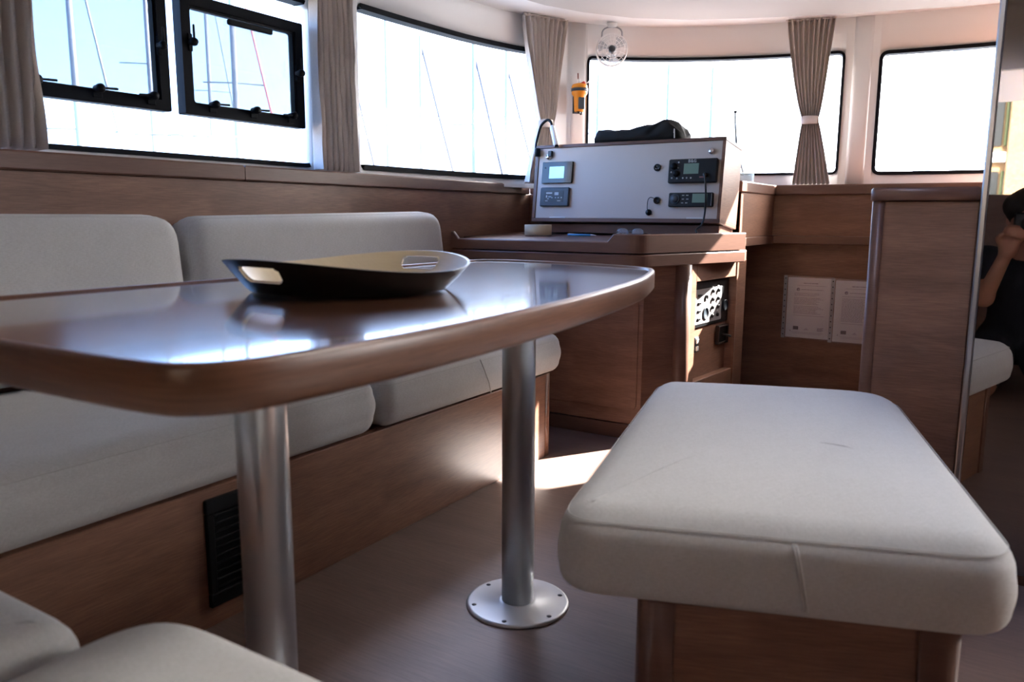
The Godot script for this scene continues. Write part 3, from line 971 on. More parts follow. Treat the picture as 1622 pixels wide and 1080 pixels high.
	st = flat(); T = side; box2(st, Vector3(0.085, 0.430, -0.0272), Vector3(0.365, 0.572, -0.0245), 0.001); T = Transform3D.IDENTITY
	obj("face_plate", st, mk(Color(0.50, 0.48, 0.48), 0.5), e)
	for i in 2:
		for j in 4:
			st = smooth()
			T = side * Transform3D(Basis(Vector3.RIGHT, PI / 2.0), Vector3(0.268 + i * 0.055, 0.455 + j * 0.034, -0.0246))
			lathe(st, Vector3.ZERO, [Vector2(0, 0), Vector2(0.008, 0), Vector2(0.008, 0.007), Vector2(0.005, 0.009), Vector2(0, 0.009)], 12)
			T = Transform3D.IDENTITY
			var kn := obj("breaker_button", st, M.device, e)
			st = flat(); T = side
			box(st, Vector3(0.268 + i * 0.055, 0.4725 + j * 0.034, -0.0240), Vector3(0.014, 0.005, 0.002), 0.0005)
			T = Transform3D.IDENTITY
			obj("indicator", st, M.white, kn)
	for q in [[0.205, 0.470, 0.026, "meter"], [0.402, 0.487, 0.024, "meter"], [0.205, 0.535, 0.012, "selector"]]:
		st = smooth()
		T = side * Transform3D(Basis(Vector3.RIGHT, PI / 2.0), Vector3(q[0], q[1], -0.0268))
		lathe(st, Vector3.ZERO, [Vector2(0, 0), Vector2(q[2], 0), Vector2(q[2], 0.006), Vector2(q[2] * 0.85, 0.008), Vector2(q[2] * 0.8, 0.005), Vector2(0, 0.005)], 24)
		T = Transform3D.IDENTITY
		obj(q[3], st, M.device_grey if q[3] == "meter" else M.device, e)
	for j in 4:
		st = flat(); T = side
		box(st, Vector3(0.140, 0.452 + j * 0.032, -0.022), Vector3(0.024, 0.009, 0.005), 0.001); T = Transform3D.IDENTITY
		obj("rocker_switch", st, M.device, e)
	# battery isolator below it and a small double switch
	var k2 := thing("main_switch", "small black framed breaker with lever under the switch panel", "switch", side * Vector3(0.395, 0.322, -0.03))
	st = flat(); T = side
	for f in [[0.342, 0.445, 0.322, 0.330], [0.342, 0.445, 0.395, 0.403], [0.342, 0.350, 0.330, 0.395], [0.437, 0.445, 0.330, 0.395]]:
		box2(st, Vector3(f[0], f[2], -0.0355), Vector3(f[1], f[3], -0.020), 0.001)
	T = Transform3D.IDENTITY
	obj("frame", st, mk(Color(0.18, 0.13, 0.11), 0.4), k2)
	st = flat(); T = side; box2(st, Vector3(0.350, 0.330, -0.0355), Vector3(0.437, 0.395, -0.028), 0.001); T = Transform3D.IDENTITY
	obj("body", st, M.device, k2)
	st = smooth(); T = side; tube(st, [Vector3(0.394, 0.362, -0.03), Vector3(0.400, 0.359, -0.012), Vector3(0.414, 0.354, 0.004)], [0.007, 0.006, 0.005], 10); T = Transform3D.IDENTITY
	obj("lever", st, M.device, k2)
	var k3 := thing("light_switch", "tiny double light switch beside the column on the desk side", "switch", side * Vector3(0.15, 0.315, -0.03))
	st = flat(); T = side; box2(st, Vector3(0.133, 0.315, -0.0355), Vector3(0.168, 0.377, -0.031), 0.001); T = Transform3D.IDENTITY
	obj("plate", st, M.device_grey, k3)
	for y in [0.331, 0.361]:
		st = flat(); T = side; box(st, Vector3(0.1505, y, -0.029), Vector3(0.020, 0.020, 0.005), 0.0015); T = Transform3D.IDENTITY
		obj("rocker", st, M.white, k3)


# =====================================================================
# instrument console on the desk
# =====================================================================
func console_frame() -> Transform3D:
	var up := Vector3(0, 0.325, -0.04).normalized()
	return Transform3D(Basis(Vector3.RIGHT, up, Vector3.RIGHT.cross(up)), Vector3(0, 0.835, -3.05))


func cbx(called: String, lo: Vector3, hi: Vector3, m: Material, parent: Node, b := 0.0015, label := "") -> MeshInstance3D:
	var st := flat(); T = console_frame(); box2(st, lo, hi, b); T = Transform3D.IDENTITY
	return obj(called, st, m, parent, label)


func cknob(called: String, u: float, v: float, z: float, prof: Array, m: Material, parent: Node, seg := 20) -> MeshInstance3D:
	var st := smooth()
	T = console_frame() * Transform3D(Basis(Vector3.RIGHT, PI / 2.0), Vector3(u, v, z))
	lathe(st, Vector3.ZERO, prof, seg); T = Transform3D.IDENTITY
	return obj(called, st, m, parent)


func text_part(words: String, size: float, at: Transform3D, m: Material, parent: Node3D):
	var tm := TextMesh.new()
	var f := SystemFont.new(); f.font_names = PackedStringArray(["Droid Sans"]); f.font_weight = 700
	tm.font = f; tm.text = words; tm.font_size = 64; tm.pixel_size = size / 64.0; tm.depth = 0.0006
	tm.material = m
	var o := MeshInstance3D.new(); o.mesh = tm; o.name = "lettering"
	parent.add_child(o, true)
	o.transform = Transform3D(at.basis, at.origin - parent.position)


func build_console():
	var t := thing("instrument_console", "brown framed instrument console with grey front panel on the desk", "console", Vector3(-1.385, 0.785, -3.15))
	var x0 := -1.815; var x1 := -0.960; var h := 0.336; var dp := -0.225
	cbx("top_board", Vector3(x0, h - 0.014, dp), Vector3(x1, h, 0), M.trim, t)
	cbx("bottom_board", Vector3(x0, 0, dp), Vector3(x1, 0.016, 0), M.trim, t)
	cbx("side_board", Vector3(x0, 0.016, dp), Vector3(x0 + 0.016, h - 0.014, 0), M.trim, t)
	cbx("side_board", Vector3(x1 - 0.013, 0.016, dp), Vector3(x1, h - 0.014, 0), M.wood, t)
	cbx("back_board", Vector3(x0 + 0.016, 0.016, dp), Vector3(x1 - 0.013, h - 0.014, dp + 0.01), M.trim, t)
	cbx("front_panel", Vector3(x0 + 0.0165, 0.0165, -0.012), Vector3(x1 - 0.0135, h - 0.0145, -0.004), M.panel, t, 0.001, "grey beige panel")
	for q in [[-1.725, -1.645], [-1.097, -1.020]]:
		cbx("hinge", Vector3(q[0], 0.0165, -0.0045), Vector3(q[1], 0.0215, -0.001), M.white, t, 0.001)
	for q in [[-1.749, 0.284], [-1.014, 0.280]]:
		var lk := cknob("lock", q[0], q[1], -0.004, [Vector2(0, 0), Vector2(0.0125, 0), Vector2(0.0125, 0.006), Vector2(0.010, 0.011), Vector2(0, 0.012)], M.chrome, t)
		if q[0] < -1.5:
			cbx("lock_tab", Vector3(-1.748, 0.284, -0.004), Vector3(-1.730, 0.309, 0.012), M.device, lk)
	# plinth under it, set back
	var pl := part_box("plinth", Vector3(-1.795, 0.787, -3.27), Vector3(-0.972, 0.826, -3.085), M.trim, t)
	pl.set_meta("label", "dark recessed plinth")
	var f := console_frame()
	# control display, upper left
	var d := thing("control_display", "dark glass display with bright blue screen at the console's upper left", "display", f * Vector3(-1.697, 0.165, 0))
	cbx("housing", Vector3(-1.773, 0.167, -0.004), Vector3(-1.622, 0.260, 0.008), M.dark_glass, d, 0.002)
	cbx("screen", Vector3(-1.735, 0.188, 0.008), Vector3(-1.662, 0.239, 0.0088), M.lcd_blue, d, 0.0002)
	cknob("button", -1.757, 0.235, 0.008, [Vector2(0, 0), Vector2(0.003, 0), Vector2(0.003, 0.001), Vector2(0, 0.001)], M.device_grey, d, 12)
	# battery monitor, lower left
	d = thing("battery_monitor", "dark grey monitor with small symbols at the console's lower left", "display", f * Vector3(-1.70, 0.066, 0))
	cbx("housing", Vector3(-1.774, 0.066, -0.004), Vector3(-1.630, 0.149, 0.010), M.device_grey, d, 0.004)
	cbx("screen", Vector3(-1.752, 0.084, 0.010), Vector3(-1.656, 0.134, 0.0108), M.device, d, 0.0002)
	for q in [[-1.700, -1.680, 0.114, 0.127], [-1.742, -1.712, 0.120, 0.127], [-1.742, -1.736, 0.104, 0.114], [-1.730, -1.715, 0.105, 0.110], [-1.735, -1.727, 0.097, 0.101], [-1.715, -1.708, 0.101, 0.106], [-1.697, -1.691, 0.101, 0.106], [-1.683, -1.677, 0.101, 0.106], [-1.668, -1.662, 0.101, 0.106], [-1.745, -1.732, 0.0885, 0.091], [-1.685, -1.668, 0.0885, 0.091]]:
		cbx("symbol", Vector3(q[0], q[2], 0.0108), Vector3(q[1], q[3], 0.0112), M.key, d, 0.0001)
	# marine radio, upper right
	d = thing("marine_radio", "black marine radio with green screen at the console's upper right", "radio", f * Vector3(-1.082, 0.155, 0))
	cbx("housing", Vector3(-1.181, 0.156, -0.004), Vector3(-0.982, 0.251, 0.018), M.device, d, 0.004)
	cbx("screen", Vector3(-1.116, 0.191, 0.018), Vector3(-1.055, 0.232, 0.0188), M.lcd, d, 0.0002)
	for q in [[-1.157, 0.222, 0.014], [-1.146, 0.193, 0.013]]:
		cknob("dial", q[0], q[1], 0.018, [Vector2(0, 0), Vector2(q[2], 0), Vector2(q[2], 0.008), Vector2(q[2] * 0.85, 0.012), Vector2(0, 0.013)], M.black, d)
	for q in [[-1.138, 0.237], [-1.139, 0.216], [-1.167, 0.199], [-1.163, 0.176], [-1.141, 0.174], [-1.117, 0.175], [-1.101, 0.175], [-1.084, 0.175]]:
		cknob("key", q[0], q[1], 0.018, [Vector2(0, 0), Vector2(0.0038, 0), Vector2(0.0034, 0.0016), Vector2(0, 0.0016)], M.key, d, 10)
	cbx("distress_key", Vector3(-1.050, 0.175, 0.018), Vector3(-1.026, 0.180, 0.0195), mk(Color(0.62, 0.42, 0.40), 0.5), d, 0.0005)
	text_part("B&G", 0.017, f * Transform3D(Basis.IDENTITY, Vector3(-1.083, 0.2415, 0.0184)), M.key, d)
	cknob("cable_socket", -1.024, 0.184, 0.018, [Vector2(0, 0), Vector2(0.010, 0), Vector2(0.009, 0.012), Vector2(0.005, 0.018), Vector2(0, 0.018)], M.device, d)
	var st := smooth()
	tube(st, smooth_path([f * Vector3(-1.024, 0.184, 0.034), f * Vector3(-1.017, 0.165, 0.044), f * Vector3(-1.012, 0.108, 0.036), f * Vector3(-1.014, 0.05, 0.022), f * Vector3(-1.021, -0.005, 0.022), f * Vector3(-1.040, -0.030, 0.03), f * Vector3(-1.034, -0.043, 0.035)]), 0.0036, 8)
	obj("cable", st, M.device, d)
	# stereo, lower right
	d = thing("stereo_radio", "slim black stereo with round dial and green screen at the console's lower right", "stereo", f * Vector3(-1.082, 0.062, 0))
	cbx("housing", Vector3(-1.172, 0.062, -0.004), Vector3(-0.990, 0.118, 0.014), M.device, d, 0.003)
	cbx("screen", Vector3(-1.073, 0.078, 0.014), Vector3(-1.013, 0.113, 0.0148), M.lcd, d, 0.0002)
	cknob("dial", -1.144, 0.092, 0.014, [Vector2(0, 0), Vector2(0.021, 0), Vector2(0.021, 0.004), Vector2(0.018, 0.005), Vector2(0.014, 0.003), Vector2(0.0135, 0.010), Vector2(0.011, 0.012), Vector2(0, 0.012)], M.device_grey, d, 28)
	for q in [[-1.111, 0.107], [-1.094, 0.107], [-1.111, 0.092], [-1.093, 0.092], [-1.113, 0.077], [-1.096, 0.077]]:
		cbx("key", Vector3(q[0] - 0.005, q[1] - 0.0018, 0.014), Vector3(q[0] + 0.005, q[1] + 0.0018, 0.0152), M.key, d, 0.0005)
	cbx("trim_strip", Vector3(-0.9965, 0.066, 0.014), Vector3(-0.9945, 0.114, 0.0150), M.key, d, 0.0003)
	# sockets between
	d = thing("power_socket", "round black power socket left of the marine radio", "socket", f * Vector3(-1.236, 0.223, 0))
	cknob("bezel", -1.236, 0.223, -0.004, [Vector2(0, 0), Vector2(0.015, 0), Vector2(0.015, 0.006), Vector2(0.011, 0.009), Vector2(0.009, 0.004), Vector2(0, 0.004)], M.device, d)
	for q in [[-0.004, -0.005], [0.005, -0.005], [0.0, 0.005]]:
		cknob("pin", -1.236 + q[0], 0.223 + q[1], 0.0, [Vector2(0, 0), Vector2(0.002, 0), Vector2(0.002, 0.004), Vector2(0, 0.004)], M.key, d, 8)
	d = thing("lighter_socket", "round black socket with its cap hanging left of the stereo", "socket", f * Vector3(-1.229, 0.09, 0))
	cknob("bezel", -1.227, 0.090, -0.004, [Vector2(0, 0), Vector2(0.0145, 0), Vector2(0.0145, 0.006), Vector2(0.011, 0.010), Vector2(0.009, 0.003), Vector2(0, 0.003)], M.device, d)
	st = smooth()
	tube(st, smooth_path([f * Vector3(-1.238, 0.098, 0.003), f * Vector3(-1.252, 0.101, 0.008), f * Vector3(-1.262, 0.090, 0.008), f * Vector3(-1.264, 0.060, 0.005), f * Vector3(-1.260, 0.045, 0.005)]), 0.0016, 6)
	obj("strap", st, M.device, d)
	cknob("cap", -1.259, 0.041, -0.004, [Vector2(0, 0), Vector2(0.013, 0), Vector2(0.013, 0.005), Vector2(0.009, 0.008), Vector2(0.009, 0.014), Vector2(0, 0.014)], M.device, d)
	# gooseneck reading lamp behind the left corner
	d = thing("reading_lamp", "black gooseneck reading lamp with white head on the console's left corner", "lamp", Vector3(-1.80, 1.16, -3.12))
	st = smooth()
	tube(st, smooth_path([Vector3(-1.800, 1.13, -3.075), Vector3(-1.826, 1.165, -3.105), Vector3(-1.824, 1.215, -3.12), Vector3(-1.808, 1.258, -3.12), Vector3(-1.780, 1.279, -3.12), Vector3(-1.757, 1.270, -3.115), Vector3(-1.744, 1.246, -3.105)]), 0.0062, 10)
	obj("gooseneck", st, M.black, d)
	st = smooth()
	tube(st, [Vector3(-1.748, 1.252, -3.107), Vector3(-1.744, 1.246, -3.105), Vector3(-1.7435, 1.245, -3.105), Vector3(-1.705, 1.168, -3.072), Vector3(-1.702, 1.162, -3.070)], [0.006, 0.011, 0.0115, 0.0125, 0.0105], 20)
	var hd := obj("head", st, M.white, d)
	st = smooth()
	tube(st, [Vector3(-1.703, 1.164, -3.071), Vector3(-1.7005, 1.159, -3.069)], [0.0098, 0.0098], 20)
	obj("lens", st, M.device, hd)
	st = smooth()
	lathe(st, Vector3(-1.800, 1.12, -3.075), [Vector2(0, 0), Vector2(0.013, 0), Vector2(0.013, 0.03), Vector2(0.009, 0.036), Vector2(0, 0.036)], 16)
	obj("base", st, M.black, d)


# =====================================================================
# notices in the alcove
# =====================================================================
func paper_texture(seed_: int, cols: bool) -> ImageTexture:
	var w := 420; var h := 594
	var im := Image.create(w, h, false, Image.FORMAT_RGB8)
	im.fill(Color(0.86, 0.85, 0.86))
	var r := RandomNumberGenerator.new(); r.seed = seed_
	var ink := Color(0.30, 0.28, 0.31)
	var put := func(x0, y, x1, thick, c):
		var x: float = x0
		while x < x1:
			var l := r.randf_range(6, 24)
			im.fill_rect(Rect2i(int(x), int(y), int(minf(l, x1 - x)), thick), c)
			x += l + r.randf_range(3, 6)
	put.call(150, 50, 285, 7, Color(0.42, 0.38, 0.42))
	im.fill_rect(Rect2i(90, 76, 270, 2), ink)
	for y in range(-16, 17):
		for x in range(-16, 17):
			if x * x + y * y < 256 and (x * x + y * y > 90 or (x + y) % 5 < 2): im.set_pixel(100 + x, 116 + y, Color(0.45, 0.42, 0.48))
	put.call(130, 114, 340, 5, ink)
	var y := 150
	while y < (360 if cols else 400):
		put.call(66, y, r.randf_range(250, 366), 4, Color(0.44, 0.42, 0.45))
		y += 12 if r.randf() > 0.15 else 22
	im.fill_rect(Rect2i(66, 372 if cols else 412, 290, 2), ink)
	im.fill_rect(Rect2i(72, 482, 50, 34), Color(0.17, 0.16, 0.22))
	for k in 7:
		im.fill_rect(Rect2i(196 - k * 4, 490 + k * 4, k * 8 + 2, 2), Color(0.6, 0.58, 0.62))
	for k in 6:
		im.fill_rect(Rect2i(300, 488 + k * 6, 62 - (k % 3) * 9, 3), Color(0.42, 0.4, 0.44))
	for k in 14:
		im.fill_rect(Rect2i(44 - k / 3, 520 + k, k / 2 + 2, 1), Color(0.3, 0.28, 0.34))
	put.call(60, 540, 360, 3, Color(0.5, 0.48, 0.52)); put.call(80, 552, 330, 3, Color(0.55, 0.52, 0.56))
	return ImageTexture.create_from_image(im)


func build_alcove():
	var sleeve := glass(Color(0.9, 0.9, 0.95), 0.12); sleeve.roughness = 0.25
	var labels := ["printed notice in a clear sleeve, left sheet in the dark alcove", "printed notice in a clear sleeve, right sheet half behind the cabinet"]
	for k in 2:
		var x := -0.888 + k * 0.2185; var y := 0.279 - k * 0.006; var z := -3.9465
		var t := thing("notice", labels[k], "notice", Vector3(x + 0.1, y, z), "notices taped in the alcove")
		var m := mk(Color.WHITE, 0.8); m.albedo_texture = paper_texture(11 + k, k == 0)
		var st := flat()
		quad_uv(st, Vector3(x, y, z + 0.001), Vector3(x + 0.205, y, z + 0.001), Vector3(x + 0.205, y + 0.292, z + 0.001), Vector3(x, y + 0.292, z + 0.001))
		obj("sheet", st, m, t)
		part_box("sleeve", Vector3(x - 0.020, y - 0.006, z + 0.0015), Vector3(x + 0.2095, y + 0.300, z + 0.0022), sleeve, t, 0.0002)
		part_box("punch_strip", Vector3(x - 0.020, y - 0.006, z + 0.0022), Vector3(x - 0.004, y + 0.300, z + 0.0028), mk(Color(0.62, 0.61, 0.63), 0.5), t, 0.0002)
		for j in 11:
			st = smooth()
			T = Transform3D(Basis(Vector3.RIGHT, PI / 2.0), Vector3(x - 0.012, y + 0.012 + j * 0.0275, z + 0.0026))
			lathe(st, Vector3.ZERO, [Vector2(0, 0), Vector2(0.003, 0), Vector2(0.003, 0.0005), Vector2(0, 0.0005)], 10)
			T = Transform3D.IDENTITY
			obj("punch_hole", st, M.black, t)


# =====================================================================
# cabinet and tall mirrored unit on the right
# =====================================================================
func build_right_units():
	var t := thing("low_cabinet", "brown veneered half-height cabinet beside the tall mirrored unit", "cabinet", Vector3(-0.17, 0, -2.4))
	part_box("front_panel", Vector3(-0.262, 0.0, -2.14), Vector3(-0.062, 0.898, -2.122), M.wood, t)
	var st := smooth()
	slab(st, rounded(PackedVector2Array([Vector2(-0.290, -2.119), Vector2(-0.262, -2.119), Vector2(-0.262, -2.16), Vector2(-0.290, -2.16)]), [0.02, 0.0, 0.0, 0.0], 8), [Vector2(0, 0), Vector2(0, 0.899)])
	obj("corner_post", st, M.trim, t)
	part_box("side_panel", Vector3(-0.289, 0, -3.86), Vector3(-0.271, 0.898, -2.16), M.wood, t)
	part_box("back_panel", Vector3(-0.271, 0, -3.86), Vector3(-0.062, 0.898, -3.84), M.wood, t)
	st = smooth()
	slab(st, rounded(PackedVector2Array([Vector2(-0.295, -2.113), Vector2(-0.062, -2.113), Vector2(-0.062, -3.865), Vector2(-0.295, -3.865)]), [0.022, 0.0, 0.0, 0.01], 8), [Vector2(0.002, 0.900), Vector2(0, 0.902), Vector2(0, 0.926), Vector2(0.004, 0.931)])
	obj("top", st, M.trim, t)
	t = thing("tall_mirror_unit", "tall unit with mirror-like dark door at the right edge", "cabinet", Vector3(0.25, 0, -2.4))
	part_box("carcass", Vector3(-0.058, 0.0, -3.86), Vector3(0.60, 1.742, -2.115), M.wood, t)
	part_box("door", Vector3(-0.046, 0.03, -2.114), Vector3(0.598, 1.74, -2.100), M.mirror, t, 0.0008, "mirror-like smoked door")
	part_box("edge_strip", Vector3(-0.060, 0.03, -2.115), Vector3(-0.0462, 1.74, -2.0985), M.edge_alu, t, 0.003, "silver edge strip")


# =====================================================================
# curtains
# =====================================================================
func curtain(label: String, top: Array, tie: Array, low: Array, folds: float, off: float, seed_: int):
	# top, tie, low: [y, s0, s1]; tie may be empty
	var t := thing("curtain", label, "curtain", W((top[1] + top[2]) / 2.0, low[0], off), "greige pleated curtains")
	var nz := noise(seed_, 1.0, 2)
	var span := func(v: float) -> Vector3:   # s centre, half width, y
		var y: float = lerpf(low[0], top[0], v)
		if tie.is_empty():
			return Vector3(lerpf(low[1] + low[2], top[1] + top[2], v) / 2.0, lerpf(low[2] - low[1], top[2] - top[1], v) / 2.0, y)
		var vt: float = (tie[0] - low[0]) / (top[0] - low[0])
		var ct: float = (tie[1] + tie[2]) / 2.0; var ht: float = (tie[2] - tie[1]) / 2.0
		if v > vt:
			var f := (v - vt) / (1.0 - vt)
			var g := sin(f * PI / 2.0)
			return Vector3(lerpf(ct, (top[1] + top[2]) / 2.0, g), lerpf(ht, (top[2] - top[1]) / 2.0, pow(f, 0.72)), y)
		var f2 := 1.0 - v / vt
		return Vector3(lerpf(ct, (low[1] + low[2]) / 2.0, f2), lerpf(ht, (low[2] - low[1]) / 2.0, pow(f2, 0.8)), y)
	var sheet := func(u: float, v: float, back: float) -> Vector3:
		var p: Vector3 = span.call(v)
		var wob: float = nz.get_noise_2d(u * 3.0, v * 0.8) * 0.02
		var ph: float = TAU * folds * (u + wob)
		var amp: float = clampf(0.9 * p.y / folds * 2.2, 0.014, 0.030)
		if v > 0.955: amp *= 0.75 + 0.35 * sin(u * 140.0)
		var o: float = off + amp * (1.0 - 2.0 * pow(absf(sin(ph * 0.5)), 0.8)) + 0.003 * sin(ph * 2.0 + 1.3) - back
		var s: float = p.x + (u * 2.0 - 1.0) * p.y + 0.0035 * cos(ph)
		return W(s, p.z + 0.004 * sin(ph + 0.6) * (1.0 if v < 0.02 else 0.0), o)
	var st := smooth()
	var nx := int(folds * 14); var ny := 40
	for j in ny:
		for i in nx:
			quad(st, sheet.call(float(i) / nx, float(j) / ny, 0.0), sheet.call(float(i + 1) / nx, float(j) / ny, 0.0), sheet.call(float(i + 1) / nx, float(j + 1) / ny, 0.0), sheet.call(float(i) / nx, float(j + 1) / ny, 0.0))
	obj("drape", st, M.curtain, t)
	# heading tape
	st = smooth()
	var hx := []
	for k in 33:
		hx.append(W(lerpf(top[1], top[2], k / 32.0), top[0] + 0.002, off + 0.006 * sin(k * 1.9)))
	tube(st, hx, 0.006, 8); obj("heading", st, M.curtain, t)
	if not tie.is_empty():
		st = smooth()
		var c: float = (tie[1] + tie[2]) / 2.0; var hw: float = (tie[2] - tie[1]) / 2.0 + 0.006
		var o := PackedVector2Array()
		for k in 32:
			var a := TAU * k / 32.0
			o.append(Vector2(cos(a) * hw, sin(a) * 0.024))
		T = Transform3D(wall_turn(c), W(c, tie[0], off))
		slab(st, o, [Vector2(0.002, -0.018), Vector2(0, -0.016), Vector2(-0.001, 0.0), Vector2(0, 0.016), Vector2(0.002, 0.018)])
		T = Transform3D.IDENTITY
		obj("tieback", st, M.curtain, t)


func build_curtains():
	curtain("greige pleated curtain at the left edge, hanging before the port window", [1.745, 2.20, 2.672], [], [1.012, 2.28, 2.640], 13, 0.078, 1)
	curtain("greige pleated curtain between the two port side windows", [1.745, 3.575, 3.740], [], [1.012, 3.575, 3.755], 7, 0.045, 2)
	curtain("tied greige curtain left of the orange beacon", [1.752, 4.775, 5.015], [1.285, 4.875, 4.945], [1.012, 4.795, 4.975], 9, 0.04, 3)
	curtain("tied greige curtain beside the white pillar at the front window", [1.757, 6.105, 6.318], [1.308, 6.20, 6.266], [1.014, 6.168, 6.335], 9, 0.04, 4)


# =====================================================================
# serving tray on the table
# =====================================================================
func build_tray():
	var c := Vector3(-0.945, 0.7376, -0.985)
	var t := thing("serving_tray", "round black serving tray with beige inside and cut-out handles on the table", "tray", c)
	var ang := deg_to_rad(92.0)    # handle direction in x-z
	var n := 420; var m := 40
	var pt := func(i: int, f: float, inner: bool) -> Vector3:
		var a := ang + TAU * i / n
		var rim := 0.046 + 0.010 * cos(2.0 * (a - ang))
		var r := lerpf(0.164, 0.205, pow(f, 0.9)) - (0.005 if inner else 0.0)
		var y := lerpf(0.0045 if inner else 0.0, rim, f)
		return c + Vector3(cos(a) * r, y, sin(a) * r)
	var hole := func(i: int, j: int) -> bool:   # cell i..i+1, j..j+1
		var k := i if i < n / 2 else i - n
		var best := false
		for base in [0, n / 2]:
			var d: float = float(i) + 0.5 - base
			if d > n / 2.0: d -= n
			if d < -n / 2.0: d += n
			var f := (j + 0.5) / m
			var x: float = d / n * TAU * 0.19; var y := (f - 0.58) * 0.056
			var q := Vector2(maxf(absf(x) - 0.034, 0.0), y)
			if q.length() < 0.0125: best = true
		return best
	var so := smooth(); var si := smooth()
	for i in n:
		for j in m:
			var f0 := float(j) / m; var f1 := float(j + 1) / m
			if hole.call(i, j): 
				# sides of the cut-out
				for e in [[i - 1, j, 0], [i + 1, j, 1], [i, j - 1, 2], [i, j + 1, 3]]:
					if e[1] >= 0 and e[1] < m and not hole.call((e[0] + n) % n, e[1]):
						var a; var b
						if e[2] == 0: a = [i, f0]; b = [i, f1]
						elif e[2] == 1: a = [i + 1, f1]; b = [i + 1, f0]
						elif e[2] == 2: a = [i + 1, f0]; b = [i, f0]
						else: a = [i, f1]; b = [i + 1, f1]
						quad(si, pt.call(a[0], a[1], false), pt.call(a[0], a[1], true), pt.call(b[0], b[1], true), pt.call(b[0], b[1], false))
				continue
			quad(so, pt.call(i, f0, false), pt.call(i, f1, false), pt.call(i + 1, f1, false), pt.call(i + 1, f0, false))
			quad(si, pt.call(i + 1, f0, true), pt.call(i + 1, f1, true), pt.call(i, f1, true), pt.call(i, f0, true))
		quad(so, pt.call(i, 1.0, false), pt.call(i, 1.0, true), pt.call(i + 1, 1.0, true), pt.call(i + 1, 1.0, false))
		tri(so, c, pt.call(i, 0.0, false), pt.call(i + 1, 0.0, false))
		tri(si, c + Vector3(0, 0.0045, 0), pt.call(i + 1, 0.0, true), pt.call(i, 0.0, true))
	obj("outside", so, mk(Color(0.028, 0.030, 0.036), 0.32), t)
	obj("inside", si, tri_mat(wood_texture(Color(0.80, 0.73, 0.60), Color(0.88, 0.82, 0.70), 131, 0.3), 2.0, 0.4), t, "pale beige inside")


